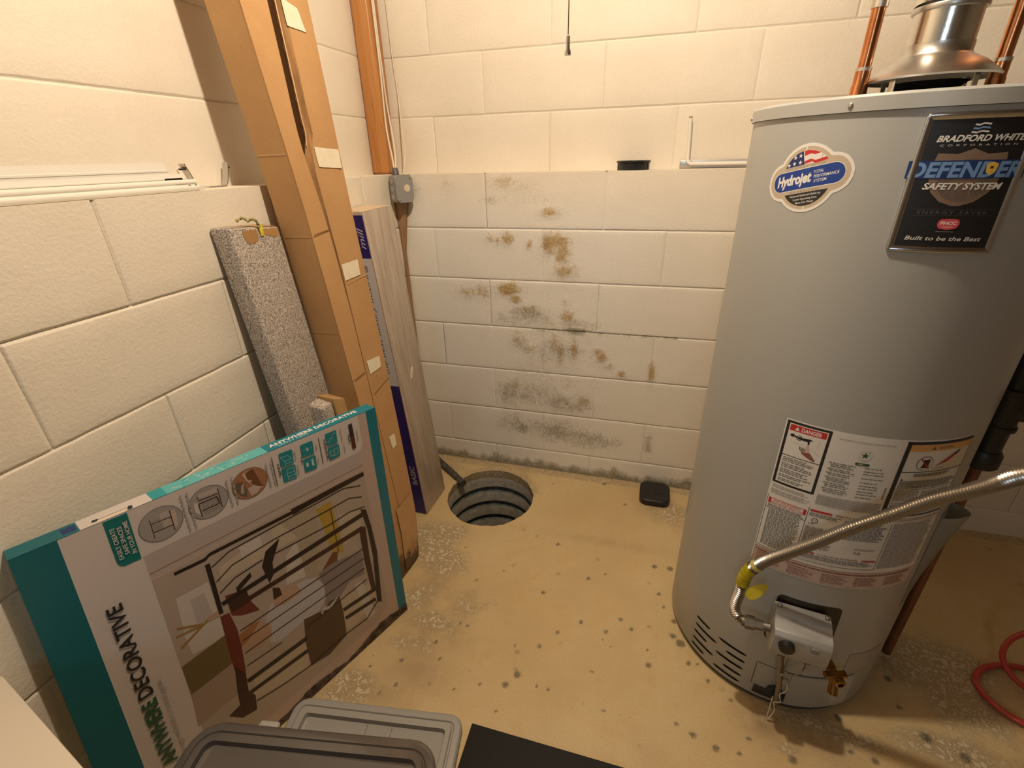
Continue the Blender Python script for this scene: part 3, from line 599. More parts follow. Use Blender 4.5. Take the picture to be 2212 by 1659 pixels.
# ------------------------------------------------------------------ the room
LEDGE = 1.3283; H8 = .2032; W16 = .4572; XU = -.1216; YU = .1277; CEIL = 2.50; YR = -4.2; XR = 3.9
def gauss_mask(L, x, z): return max([s * math.exp(-(((x - a) / rx) ** 2 + ((z - b) / rz) ** 2)) for a, b, rx, rz, s in L] or [0])
def block_wall(name, rows, s0, s1, mapf, cell, maskf=None):
    bm = bmesh.new(); cl = bm.verts.layers.float_color.new('mask'); jl = bm.verts.layers.float.new('joint')
    for z0, z1, js, zb, zt in rows:
        cuts = [s0] + [j for j in js if s0 + .03 < j < s1 - .03] + [s1]
        for i in range(len(cuts) - 1):
            a, b = cuts[i], cuts[i + 1]
            la, lb = a > s0 + 1e-6, b < s1 - 1e-6
            dpa = random.uniform(.0012, .0040); dpz = random.uniform(.0032, .0046)
            def axis(p, q, lo, hi, dlo, dhi):
                A = []
                if lo: A += [(p, -dlo), (p + .0018, -dlo * .9), (p + .0040, -.0004), (p + .0062, 0)]
                else: A += [(p, 0)]
                pa = p + (.0062 if lo else 0); qa = q - (.0062 if hi else 0); n = max(1, int((qa - pa) / cell))
                A += [(pa + (qa - pa) * k / n, 0) for k in range(1, n)]
                if hi: A += [(q - .0062, 0), (q - .0040, -.0004), (q - .0018, -dhi * .9), (q, -dhi)]
                else: A += [(q, 0)]
                return A
            S = axis(a, b, la, lb, dpa, dpa); Z = axis(z0, z1, zb, zt, dpz, dpz); g = []
            ns, nz = len(S), len(Z)
            for si, (s, hs) in enumerate(S):
                col = []
                for zi, (z, hz) in enumerate(Z):
                    j = .0011
                    ds = noise.noise((s * 40, z * 40, 1)) * j if 0 < si < ns - 1 else 0
                    dz = noise.noise((s * 40, z * 40, 5)) * j if 0 < zi < nz - 1 else 0
                    h = min(hs, hz) + (noise.noise((s * 9, z * 9, 3)) * .0012 if 0 < si < ns - 1 and 0 < zi < nz - 1 else 0)
                    v = bm.verts.new(mapf(s + ds, z + dz, h)); 
                    if maskf: v[cl] = maskf(s, z)
                    else: v[cl] = (0, 0, 0, 1)
                    v[jl] = 1.0 if (min(hs, hz) < -.001 and hz < -.001) else 0.0
                    col.append(v)
                g.append(col)
            for si in range(ns - 1):
                for zi in range(nz - 1): bm.faces.new((g[si][zi], g[si + 1][zi], g[si + 1][zi + 1], g[si][zi + 1]))
    return bm
def finish_wall(bm, name, extra):
    cl = bm.verts.layers.float_color['mask']
    for pts in extra:
        vs = [bm.verts.new(p) for p in pts]
        for v in vs: v[cl] = (0, 0, 0, 1)
        bm.faces.new(vs)
    bmesh.ops.recalc_face_normals(bm, faces=bm.faces[:])
    me = bpy.data.meshes.new(name); bm.to_mesh(me); bm.free()
    o = link(name, me, M_wall, None, (0, 0, 0), 60); o['kind'] = 'structure'; return o
def jrow(x0, n0=-12, n1=14): return [x0 + W16 * k + random.uniform(-.004, .004) for k in range(n0, n1)]
def back_mask(x, z):
    r = gauss_mask(WALL_OCHRE, x, z); g = gauss_mask(WALL_MOLD, x, z)
    if x < 1.3:
        top = .065 + .03 * noise.noise((x * 9, 0, 2)) + .025 * noise.noise((x * 31, 0, 7))
        g = max(g, min(.85, max(0, (top - z) * 16)))
        g = max(g, .55 * math.exp(-((z - .718) / .006) ** 2) * (1 if .55 < x < 1.15 else .2))
    b = min(1, max(0, (1.35 - x) * 2)) * min(1, max(0, (1.32 - z) * 6)) * .8
    return (r, g, b, 1)
rows_bl = []
for k in range(7):
    zt = LEDGE - H8 * k; zb = max(0, zt - H8)
    x0 = .3778 if k % 2 == 0 else .3778 + W16 / 2
    J = jrow(x0)
    if k == 0: J = [.378, .838]
    rows_bl.append((zb, zt, J, k < 6, k > 0))
bm = block_wall('wall_back', rows_bl, 0, XR, lambda s, z, h: (s, -h, z), .0125, back_mask)
# upper part, set back behind the ledge
bm2 = block_wall('w', [(LEDGE, LEDGE + H8, [.129, .605, 1.062, 1.52, 1.975, 2.43, 2.89], False, True), (LEDGE + H8, LEDGE + 2 * H8, [.344, .801, 1.298, 1.755, 2.21, 2.67], True, True),
    (LEDGE + 2 * H8, LEDGE + 3 * H8, [.137, .604, 1.09, 1.55, 2.0, 2.46], True, True), (LEDGE + 3 * H8, LEDGE + 4 * H8, [.344, .801, 1.258, 1.715], True, True), (LEDGE + 4 * H8, LEDGE + 5 * H8, [.137, .604, 1.09, 1.55], True, True), (LEDGE + 5 * H8, CEIL, [.344, .801, 1.258], True, False)],
    XU, XR, lambda s, z, h: (s, YU - h, z), .04)
me2 = bpy.data.meshes.new('t'); bm2.to_mesh(me2); bm2.free(); bm.from_mesh(me2); bpy.data.meshes.remove(me2)
finish_wall(bm, 'wall_back', [[(XU, 0, LEDGE), (XR, 0, LEDGE), (XR, YU, LEDGE), (XU, YU, LEDGE)]])
rows_ll = []
for k in range(7):
    zt = LEDGE - H8 * k; zb = max(0, zt - H8); y0 = -1.168 if k % 2 == 0 else -1.168 + W16 / 2
    rows_ll.append((zb, zt, jrow(y0, -6, 3), k < 6, k > 0))
bm = block_wall('wall_left', rows_ll, YR, 0, lambda s, z, h: (h, s, z), .03)
bm2 = block_wall('w', [(LEDGE, LEDGE + H8, [-.912 - W16 * k for k in range(6)] + [-.455], False, True), (LEDGE + H8, LEDGE + 2 * H8, [-.692 - W16 * k for k in range(7)] + [-.235], True, True),
    (LEDGE + 2 * H8, LEDGE + 3 * H8, [-.912 - W16 * k for k in range(6)] + [-.455], True, True), (LEDGE + 3 * H8, LEDGE + 4 * H8, [-.692 - W16 * k for k in range(6)], True, True), (LEDGE + 4 * H8, LEDGE + 5 * H8, [-.912 - W16 * k for k in range(6)], True, True), (LEDGE + 5 * H8, CEIL, [-.692 - W16 * k for k in range(6)], True, False)],
    YR, YU, lambda s, z, h: (XU + h, s, z), .04)
me2 = bpy.data.meshes.new('t'); bm2.to_mesh(me2); bm2.free(); bm.from_mesh(me2); bpy.data.meshes.remove(me2)
finish_wall(bm, 'wall_left', [[(XU, YR, LEDGE), (0, YR, LEDGE), (0, 0, LEDGE), (XU, 0, LEDGE)]])
m = MB(); m.poly([(XU, YR, CEIL), (XR, YR, CEIL), (XR, YU, CEIL), (XU, YU, CEIL)]); m.done('ceiling', M_ceil, smooth=0)['kind'] = 'structure'
m = MB(); m.poly([(XR, YR, 0), (XR, YU, 0), (XR, YU, CEIL), (XR, YR, CEIL)]); m.done('wall_right', M_plain, smooth=0)['kind'] = 'structure'
m = MB(); m.poly([(XU, YR, 0), (XR, YR, 0), (XR, YR, CEIL), (XU, YR, CEIL)]); m.done('wall_front', M_plain, smooth=0)['kind'] = 'structure'

# floor with the sump opening
PX, PY, PR = .424, -.258, .193
def rim(a): return PR * (1 + .018 * noise.noise((cos(a) * 2.2, sin(a) * 2.2, 0)) + .02 * noise.noise((cos(a) * 9, sin(a) * 9, 4)))
def floor_mask(x, y):
    r = 0
    for a, b, q in FLOOR_SPOTS:
        d = math.hypot(x - a, y - b)
        q *= 1.5
        if d < q * 2: r = max(r, math.exp(-(d / q) ** 2 * 1.3) * .80)
    g = gauss_mask(FLOOR_WHITE, x, y); bb = gauss_mask(FLOOR_BROWN, x, y)
    d = abs(math.hypot(x - PX, y - PY) - PR); g = max(g, .4 * math.exp(-(d / .03) ** 2) if y > -.2 else 0)
    if y > -.05: g = max(g, .35)
    return (r, g, bb, 1)
bm = bmesh.new(); cl = bm.verts.layers.float_color.new('mask')
GS = .0085; nx, ny = 300, 212; gx0, gy0 = 0.0, -nx * 0 - ny * GS
vid = {}
def gv(i, j):
    if (i, j) not in vid:
        x, y = gx0 + i * GS, gy0 + j * GS; v = bm.verts.new((x, y, 0)); v[cl] = floor_mask(x, y); vid[i, j] = v
    return vid[i, j]
ia, ib = int((PX - PR - .03 - gx0) / GS), int((PX + PR + .03 - gx0) / GS) + 1
ja, jb = int((PY - PR - .03 - gy0) / GS), min(ny, int((PY + PR + .03 - gy0) / GS) + 1)
for i in range(nx):
    for j in range(ny):
        if ia <= i < ib and ja <= j < jb: continue
        bm.faces.new((gv(i, j), gv(i + 1, j), gv(i + 1, j + 1), gv(i, j + 1)))
P = []; keys = []
for i in range(ia, ib + 1):
    for j in range(ja, jb + 1):
        x, y = gx0 + i * GS, gy0 + j * GS; a = math.atan2(y - PY, x - PX); edge = i in (ia, ib) or j in (ja, jb)
        if edge or math.hypot(x - PX, y - PY) > rim(a) + GS * .5: P.append(Vector((x, y))); keys.append((i, j) if edge else None)
n0 = len(P); NR = 140
for k in range(NR):
    a = 2 * pi * k / NR; P.append(Vector((PX + rim(a) * cos(a), PY + rim(a) * sin(a)))); keys.append(None)
r = delaunay_2d_cdt(P, [(n0 + k, n0 + (k + 1) % NR) for k in range(NR)], [], 0, 1e-7)
vm = []
for q, orig in zip(r[0], r[3]):
    kk = next((keys[o] for o in orig if keys[o]), None)
    if kk: vm.append(gv(*kk))
    else:
        v = bm.verts.new((q.x, q.y, 0)); v[cl] = floor_mask(q.x, q.y); vm.append(v)
for f in r[2]:
    cx = sum(r[0][i].x for i in f) / 3; cy = sum(r[0][i].y for i in f) / 3; a = math.atan2(cy - PY, cx - PX)
    if math.hypot(cx - PX, cy - PY) > rim(a) - .001:
        try: bm.faces.new([vm[i] for i in f])
        except ValueError: pass
# short broken concrete lip going down into the pit
prev = None
for ring in range(3):
    cur = []
    for k in range(NR):
        a = 2 * pi * k / NR; rr = rim(a) + (0, .002, .006)[ring]
        v = bm.verts.new((PX + rr * cos(a), PY + rr * sin(a), (0, -.02, -.045)[ring])); v[cl] = (0, .4, .3, 1); cur.append(v)
    if prev:
        for k in range(NR): bm.faces.new((prev[k], prev[(k + 1) % NR], cur[(k + 1) % NR], cur[k]))
    prev = cur
def fq(x0, y0, x1, y1):
    vs = [bm.verts.new(p) for p in ((x0, y0, 0), (x1, y0, 0), (x1, y1, 0), (x0, y1, 0))]
    for v in vs: v[cl] = (0, 0, 0, 1)
    bm.faces.new(vs)
fq(0, YR, nx * GS, gy0); fq(nx * GS, YR, XR, 0); 
bmesh.ops.recalc_face_normals(bm, faces=bm.faces[:])
for f in bm.faces:
    if abs(f.normal.z) > .9 and f.normal.z < 0: f.normal_flip()
me = bpy.data.meshes.new('floor'); bm.to_mesh(me); bm.free()
link('floor', me, M_floor, None, (0, 0, 0), 40)['kind'] = 'structure'

# sump liner
M_liner = mat('dusty_liner', (.32, .295, .24), .95, 0, (.48, .44, .36), 30, 6, bs=60, bstr=.6)
M_rib = mat('liner_groove', (.06, .08, .08), .9, 0, (.17, .18, .165), 40)
m = MB(); prof = []; mis = []
z = -.045; PIT = .088
while z > -.60:
    prof += [(PR + .006, z), (PR + .004, z - PIT * .12), (PR + .004, z - PIT * .62), (PR + .022, z - PIT * .70), (PR + .022, z - PIT * .95)]; z -= PIT
rg = m.lathe(prof, (PX, PY, 0), 96)
m.bm.faces.ensure_lookup_table()
for f in m.bm.faces:
    c = f.calc_center_median()
    if math.hypot(c.x - PX, c.y - PY) > PR + .010: f.material_index = 1
m.poly([(PX + (PR + .02) * cos(2 * pi * k / 48), PY + (PR + .02) * sin(2 * pi * k / 48), -.58) for k in range(48)], 2)
o = m.done('sump_pit', [M_liner, M_rib, mat('sump_water', (.05, .055, .02), .08, spec=.8)], origin=(PX, PY, -.6), smooth=30)
for f in o.data.polygons: pass
tag(o, 'round ribbed grey sump pit sunk in the floor before the back wall', 'sump pit')
# corrugated drain hose lying in a slot and running into the pit
path = [Vector((.035, -.03, .012)).lerp(Vector((.268, -.198, -.004)), t / 60) for t in range(61)]
m = MB(); m.tube(path, [.017 + .0025 * sin(i * 1.9) for i in range(61)], 18)
tag(m.done('drain_hose', mat('drain_black', (.035, .033, .028), .8, 0, (.10, .09, .07), 50)), 'short black drain hose running along the floor into the sump pit', 'hose')

# ------------------------------------------------------------------ lights
def point(name, loc, e, col, r):
    l = bpy.data.lights.new(name, 'POINT'); l.energy = e; l.color = col; l.shadow_soft_size = r
    o = bpy.data.objects.new(name, l); COL.objects.link(o); o.location = loc; return o
point('bulb_light', (.866, -1.05, 2.36), 78, (1, .84, .64), .03)
l = bpy.data.lights.new('window_daylight', 'AREA'); l.shape = 'RECTANGLE'; l.size = .6; l.size_y = .9; l.energy = 10; l.color = (.70, .86, 1)
o = bpy.data.objects.new('window_daylight', l); COL.objects.link(o); o.location = (.72, YR + .06, 1.98)
o.rotation_euler = (Vector((1.3, -.6, 1.0)) - o.location).to_track_quat('-Z', 'Y').to_euler()
w = bpy.data.worlds.new('world'); SC.world = w; w.use_nodes = True
w.node_tree.nodes['Background'].inputs[0].default_value = (.9, .8, .65, 1); w.node_tree.nodes['Background'].inputs[1].default_value = .01
SC.view_settings.view_transform = 'Standard'; SC.view_settings.look = 'None'; SC.view_settings.gamma = 1; SC.view_settings.exposure = -0.12
SC.view_settings.use_curve_mapping = False
# porcelain lampholder on the ceiling with its pull cord
t = thing('ceiling_lampholder', 'white porcelain lampholder on the ceiling above the pull cord', 'lamp', (.866, -1.05, CEIL))
m = MB(); rg = m.lathe([(.001, 0), (.06, 0), (.06, -.015), (.035, -.05), (.03, -.09), (.018, -.09)], (.866, -1.05, CEIL), 32); m.done('base', M_white, t)
t = thing('pull_cord', 'thin hanging pull cord with a small metal tip before the back wall', 'pull cord', (.866, -1.05, 1.515))
m = MB(); m.cyl((.8665, -1.05, 1.535), (.8690, -1.05, CEIL - .05), .0008, 8); m.done('cord', mat('cord_tan', (.34, .2, .1), .6), t)
m = MB(); m.lathe([(.0015, .024), (.0028, .022), (.0030, .008), (.0046, .004), (.0046, 0), (.001, 0)], (.8665, -1.05, 1.513), 16); m.done('cord_tip', M_steel, t)
# ------------------------------------------------------------------ water heater
HX, HY, HR = 1.48, -.643, .283
def HP(a, z, r=0.0): return Vector((HX + (HR + r) * cos(RD(a)), HY + (HR + r) * sin(RD(a)), z))
def HF(a):
    n = Vector((cos(RD(a)), sin(RD(a)), 0)); t = Vector((-sin(RD(a)), cos(RD(a)), 0)); return n, t
def HL(a0, r, t, z):
    n, tt = HF(a0); return Vector((HX, HY, 0)) + n * (HR + r) + tt * t + Vector((0, 0, z))
heater = thing('water_heater', 'tall grey gas water heater cylinder standing right of the sump pit', 'water heater', (HX, HY, 0))
m = MB()
prof = [(.255, .002), (.266, .002), (.2665, .018), (HR - .002, .020), (HR, .024)] + [(HR, .024 + (1.434 - .024) * k / 6) for k in range(1, 7)] + [(.20, 1.436)]
m.lathe(prof, (HX, HY, 0), 128); m.done('jacket', M_jacket, heater, smooth=40)
m = MB(); m.lathe([(.262, .0), (.274, .0), (.274, .016), (.262, .016)], (HX, HY, 0), 96); m.done('base_ring', mat('dark_base', (.12, .11, .10), .6, .4), heater)
m = MB(); m.lathe([(HR + .0005, 1.4345), (HR + .0042, 1.4345), (HR + .0042, 1.4545), (HR + .001, 1.4585), (.04, 1.4590), (.04, 1.40)], (HX, HY, 0), 128); m.done('top_cap', M_jacket, heater, smooth=30)
for a, z in ((-128.9, 1.4441), (171.0, 1.4430), (-30, 1.444)):
    n, t = HF(a); m = MB(); c = HP(a, z, .0042)
    m.lathe([(.0042, 0), (.004, .0014), (.0025, .0028), (.0, .003)], c, 12, M=n.to_track_quat('Z', 'Y').to_matrix()); m.done('screw', M_steel, heater)
K = pi * HR / 180
def hmap(aref):
    return lambda u, v, h: HP(aref + u / K, v, h)
# --- big instruction label
A0 = -123.7
def ua(a): return (a - A0) * K
d = Decal(hmap(A0), cell=.006)
L0, L1 = 0, ua(-51.1)
d.poly('white', [(L0 + .006, .4735), (L1, .4735), (L1, .8735), (L0, .8735), (L0, .4795)])
d.rect('pinkish', L0 + .004, .476, L1 - .002, .5225)
d.frame('maroon', L0 + .003, .4755, L1 - .002, .5225, .0012, wt=.0018)
u0, u1 = ua(-123.15), ua(-106.6)
d.rect('ink', u0, .711, u1, .870); d.rect('white', u0 + .0055, .7165, u1 - .0055, .8645)
d.rect('red', u0 + .0075, .848, u1 - .0075, .8625)
d.text('white', 'DANGER', u0 + .029, .8507, .0088, width=.037, bold=.03)
d.poly('white', [(u0 + .0165, .8505), (u0 + .0255, .8505), (u0 + .021, .8600)])
d.rect('ink', u0 + .0055, .786, u1 - .0055, .7878)
# tap and scalded hand
d.circle('ink', u0 + .0155, .8375, .0045, ry=.0038); d.circle('ink', u0 + .0285, .8355, .0058, ry=.006); d.circle('white', u0 + .0285, .8355, .0042, ry=.0044); d.circle('ink', u0 + .0285, .8355, .003)
d.poly('ink', [(u0 + .019, .8395), (u0 + .0255, .837), (u0 + .0255, .834), (u0 + .019, .8355)])
d.poly('ink', [(u0 + .0285, .8385), (u0 + .046, .8365), (u0 + .049, .8345), (u0 + .049, .826), (u0 + .0455, .826), (u0 + .0455, .8315), (u0 + .0285, .8325)])
d.poly('ink', [(u0 + .037, .8385), (u0 + .0495, .8395), (u0 + .0545, .8365), (u0 + .0495, .8355), (u0 + .037, .8355)])
d.poly('pinkish', [(u0 + .0455, .825), (u0 + .049, .825), (u0 + .054, .808), (u0 + .042, .808)])
d.poly('maroon', [(u0 + .036, .8085), (u0 + .045, .8065), (u0 + .0545, .8075), (u0 + .0665, .7925), (u0 + .0650, .7895), (u0 + .052, .7945), (u0 + .041, .8005)])
for k in range(4): d.poly('ink', [(u0 + .0345 + k * .0028, .8085), (u0 + .0365 + k * .0028, .8085), (u0 + .0335 + k * .0028, .8175 - k * .0006), (u0 + .0325 + k * .0028, .817 - k * .0006)])
d.poly('grey', [(u0 + .017, .8235), (u0 + .040, .8205), (u0 + .040, .8200), (u0 + .017, .8230)]); d.poly('grey', [(u0 + .052, .8195), (u0 + .0715, .8065), (u0 + .0715, .806), (u0 + .052, .8190)])
d.poly('grey', [(u0 + .0640, .842), (u0 + .0645, .842), (u0 + .0645, .824), (u0 + .0640, .824)])
zz = .7825
for n_ in (3, 3, 3, 2, 2):
    d.words('grey2', u0 + .009, u1 - .009, zz, n_, .0042, .0026, ragged=.35); zz -= n_ * .0042 + .0022
d.words('grey', u0 + .004, u1 - .002, .7060, 3, .0030, .0016, ragged=.2); d.words('grey', u0 + .003, u1 - .002, .694, 5, .0027, .0014, ragged=.2)
# safety box
d.rect('ink', u0 - .0005, .5265, u0 + .0005, .675); d.rect('ink', u1 - .0007, .541, u1 + .0004, .6785)
d.rect('red', u0 + .003, .6530, u1 - .003, .6685); d.rect('white', u0 + .0085, .6538, u1 - .0085, .6668)
d.text('red_s', 'FOR YOUR SAFETY', u0 + .0135, .6615, .0042, width=.055, bold=.02); d.text('red_s', 'READ BEFORE OPERATING', u0 + .0095, .6555, .0042, width=.063, bold=.02)
d.words('grey2', u0 + .004, u1 - .004, .6505, 3, .0028, .0017, ragged=.1); d.rect('ink', u0, .6395, u1, .6408)
d.words('grey2', u0 + .008, u1 - .005, .6370, 36, .0029, .0017, ragged=.12, wl=(.003, .009))
d.rect('ink', u0 - .0005, .5265, u1, .5277)
# rating column
v0, v1 = ua(-104.9), ua(-81.6)
d.text('grey', 'AUTOMATIC STORAGE WATER HEATER', v0 + .005, .8555, .0042, width=.096)
cs = ua(-93.7)
d.circle('grey', cs, .8290, .0115); d.circle('white', cs, .8290, .0110); d.circle('grey', cs, .8290, .0087); d.circle('white', cs, .8290, .0083); d.star('green', cs, .8290, .0080)
d.poly('green', [(cs - .0125, .8070), (cs - .011, .8052), (cs + .011, .8052), (cs + .0125, .8070), (cs + .0125, .8095), (cs + .011, .8113), (cs - .011, .8113), (cs - .0125, .8095)]); d.rect('white', cs - .008, .8077, cs + .001, .8088)
zz = .8015
for n_, rg_ in ((3, .05), (2, .45), (2, .3), (3, .1), (3, .25), (3, .3)):
    for k in range(n_):
        d.words('grey2', v0 + (.004 if k else 0), v0 + .048, zz, 1, 1, .0022, ragged=.3)
        if k % 2 == 0: d.words('grey2', v0 + .062, v1 - .012, zz, 1, 1, .0022, ragged=.3)
        zz -= .0041
    zz -= .0022
d.words('grey', v0 - .002, v1, .7175, 10, .0027, .0016, ragged=.02, wl=(.006, .02), gap=.001)
for k in range(5): d.rect('grey2', v1 - .006, .754 - .0062 * k, v1 - .0028, .7585 - .0062 * k)
# operating instructions
o1 = ua(-74.2)
d.rect('red', u1 + .003, .6700, ua(-97.8), .6752); d.text('maroon', 'OPERATING INSTRUCTIONS', ua(-96.5), .6700, .0048, width=.070, bold=.02)
d.words('grey2', u1 + .003, u1 + .062, .6660, 3, .0030, .0018); d.words('grey2', u1 + .068, o1 - .004, .6640, 16, .0032, .0018, ragged=.2)
d.circle('ink', u1 + .0165, .6470, .0062); d.circle('white', u1 + .0165, .6470, .0046); d.rect('ink', u1 + .0135, .6463, u1 + .0195, .6477)
for q in range(4): d.rect('grey2', u1 + .006 + .0028 * q, .6350 + .002 * (q % 2), u1 + .0078 + .0028 * q, .6395)
d.words('grey2', u1 + .003, u1 + .062, .6300, 18, .0032, .0018, ragged=.2)
for q in range(8): d.poly('grey', [(u1 + .090 + .012 * cos(q * .8), .590 + .008 * sin(q * .8)), (u1 + .0905 + .012 * cos(q * .8), .5895 + .008 * sin(q * .8)), (u1 + .0905, .5895)])
d.circle('grey', u1 + .116, .579, .0040); d.poly('grey2', [(u1 + .106, .577), (u1 + .1085, .585), (u1 + .111, .577)]); d.words('grey', u1 + .105, o1 - .006, .592, 2, .003, .0015)
d.rect('red', ua(-105.3), .5560, ua(-99.6), .5602); d.text('maroon', 'TO TURN OFF GAS TO APPLIANCE', ua(-98.7), .5562, .0040, width=.080, bold=.02); d.rect('red', ua(-80.6), .5560, o1 - .003, .5602)
d.words('grey2', u1 + .003, o1 - .004, .5535, 4, .0033, .0018, ragged=.1)
d.rect('ink', o1 - .0004, .5325, o1 + .0005, .6640); d.rect('ink', u1, .5325, o1, .5334)
# warning column
w0, w1 = ua(-80.9), ua(-51.5)
d.frame('ink', w0, .6850, w1, .8700, .0080, wr=.0012, wb=.0036, wt=.0060)
d.rect('orange', w0 + .008, .8480, w1 - .0012, .8632); d.text('ink2', 'WARNING', w0 + .062, .8520, .0068, width=.034, bold=.02)
d.poly('ink2', [(w0 + .049, .8513), (w0 + .058, .8513), (w0 + .0535, .8600)])
cc = w0 + .047
d.circle('maroon', cc, .8195, .0165); d.circle('white', cc, .8195, .0150); d.poly('ink', [(cc - .007, .8085), (cc + .007, .8085), (cc + .007, .8305), (cc + .001, .828), (cc - .004, .8295), (cc - .004, .8180)])
d.poly('red_s', [(cc - .0115, .8300), (cc - .0095, .8318), (cc + .0115, .8090), (cc + .0095, .8072)])
d.poly('red', [(cc + .024, .8110), (cc + .050, .8205), (cc + .064, .8330), (cc + .066, .8390), (cc + .060, .8385), (cc + .046, .8270)]); d.poly('ink', [(cc + .060, .8350), (cc + .070, .8450), (cc + .073, .8420), (cc + .066, .8335)])
d.rect('grey', cc + .018, .8060, cc + .045, .8072)
d.rect('ink', w0 + .008, .7985, w1, .7998)
d.words('grey2', w0 + .034, w1 - .030, .7945, 2, .0042, .0024); d.poly('ink', [(w0 + .012, .7790), (w0 + .017, .7790), (w0 + .0145, .7835)])
d.words('grey2', w0 + .012, w1 - .004, .7770, 5, .0038, .0022, ragged=.15); d.rect('ink', w0 + .010, .7555, w1, .7564)
d.words('grey', w0 + .011, w0 + .062, .7525, 7, .0038, .002); d.words('grey', w0 + .067, w1 - .004, .7505, 8, .0038, .002)
d.words('grey', w0 + .011, w0 + .062, .7225, 8, .0038, .002); d.words('grey', w0 + .067, w1 - .004, .7165, 7, .0038, .002)
d.rect('pinkish', o1 + .003, .6690, w1, .6780); d.words('grey2', o1 + .012, w1 - .010, .6755, 1, .004, .0022)
d.words('grey', o1 + .004, w1 - .003, .6650, 36, .0036, .0019, ragged=.15, wl=(.008, .024))
for q in range(5): d.words('pinkish' if 0 else 'maroon', L0 + .010 + q * .068, L0 + .064 + q * .068, .5075, 7, .0040, .0014, ragged=.3)
d.words('maroon', L0 + .006, L1 - .010, .5165, 1, .004, .0034, wl=(.02, .04))
d.done('warning_label', heater)
# --- round emblem sticker
def rot(pts, a, u=0, v=0): return [(u + x * cos(RD(a)) - y * sin(RD(a)), v + x * sin(RD(a)) + y * cos(RD(a))) for x, y in pts]
AH = -138.9; ZH = 1.3345
d = Decal(lambda u, v, h: HP(AH + u / K, ZH + v, h), h0=.0005, cell=.006)
def capsule(w, h, n=14):
    P = []
    for s_ in (1, -1):
        for k in range(n + 1):
            a = -90 + 180 * k / n + (0 if s_ == 1 else 180); P.append((s_ * (w / 2 - h / 2) + h / 2 * cos(RD(a)), h / 2 * sin(RD(a))))
    return P
def blob(R, w, h):
    # outline of a disc joined with a capsule
    P = []
    for k in range(96):
        a = 2 * pi * k / 96; c, s_ = cos(a), sin(a); best = R
        hw, hh = w / 2, h / 2
        t = 0
        for q in range(200):
            r_ = q * .0006; x, y = r_ * c, r_ * s_; dx = max(abs(x) - (hw - hh), 0)
            if dx * dx + y * y <= hh * hh: t = r_
        P.append((max(best, t) * c, max(best, t) * s_))
    return P
TL_ = 12
d.poly('white', rot(blob(.0575, .160, .066), TL_)); d.poly('tan', rot(blob(.0525, .150, .056), TL_))
def seg(R, y0, y1, sgn):
    P = []
    a0 = math.asin(y0 / R)
    for k in range(25): a = a0 + (pi - 2 * a0) * k / 24; P.append((R * cos(a), sgn * R * sin(a)))
    return P
up = seg(.0465, .0235, 0, 1)
d.poly('white', rot(up, TL_))
d.poly('navy', rot([p for p in up if p[0] < -.002] + [(-.002, .0235)], TL_))
def flagstripe(y0, y1): return [(-.002, y0), (.012, y0 + .002), (.018, y0 - .002), (min(.040, math.sqrt(max(.0465 ** 2 - y0 ** 2, 0))), y0), (min(.0395, math.sqrt(max(.0465 ** 2 - y1 ** 2, 0))), y1), (.018, y1 - .002), (.010, y1 + .002), (-.002, y1)]
d.poly('red', rot(flagstripe(.0240, .0290), TL_)); d.poly('red', rot([(-.002, .0375), (.010, .0395), (.017, .0365), (.0275, .0375), (.018, .0425), (.006, .0460), (-.002, .0462)], TL_))
for x, y in ((-.033, .0275), (-.022, .0285), (-.010, .0285), (-.020, .0385), (-.0095, .0395)): q = rot([(x, y)], TL_)[0]; d.star('white', q[0], q[1], .0042)
d.poly('ink', rot(seg(.0465, .0235, 0, -1), TL_))
d.poly('tan', rot(capsule(.138, .0385), TL_)); d.poly('white', rot(capsule(.1345, .035), TL_)); d.poly('blue', rot(capsule(.1325, .033), TL_))
q = rot([(-.058, -.0065)], TL_)[0]; d.text('white', 'Hydrojet', q[0], q[1], .0165, ang=TL_, width=.070, bold=.045, shear=.25)
for k, s_ in enumerate(('TOTAL', 'PERFORMANCE', 'SYSTEM')):
    q = rot([(.0155, .0055 - k * .0075)], TL_)[0]; d.text('white', s_, q[0], q[1], .0048, ang=TL_, width=(.017, .042, .022)[k], bold=.01, shear=.2)
q = rot([(-.038, .0186)], TL_)[0]; d.text('grey2', 'EQUIPPED WITH', q[0], q[1], .0032, ang=TL_, width=.072, space=1.6)
q = rot([(-.028, -.0222)], TL_)[0]; d.text('grey2', 'PATENTED', q[0], q[1], .0030, ang=TL_, width=.052, space=1.6)
for k, (s_, w_) in enumerate((('Reduced Sediment Build-up', .056), ('Lower Operating Cost', .044), ('More Hot Water', .034))):
    q = rot([(-w_ / 2, -.0295 - k * .0062)], TL_)[0]; d.text('white', s_, q[0], q[1], .0034, ang=TL_, width=w_, bold=.01)
d.done('emblem_sticker', heater)
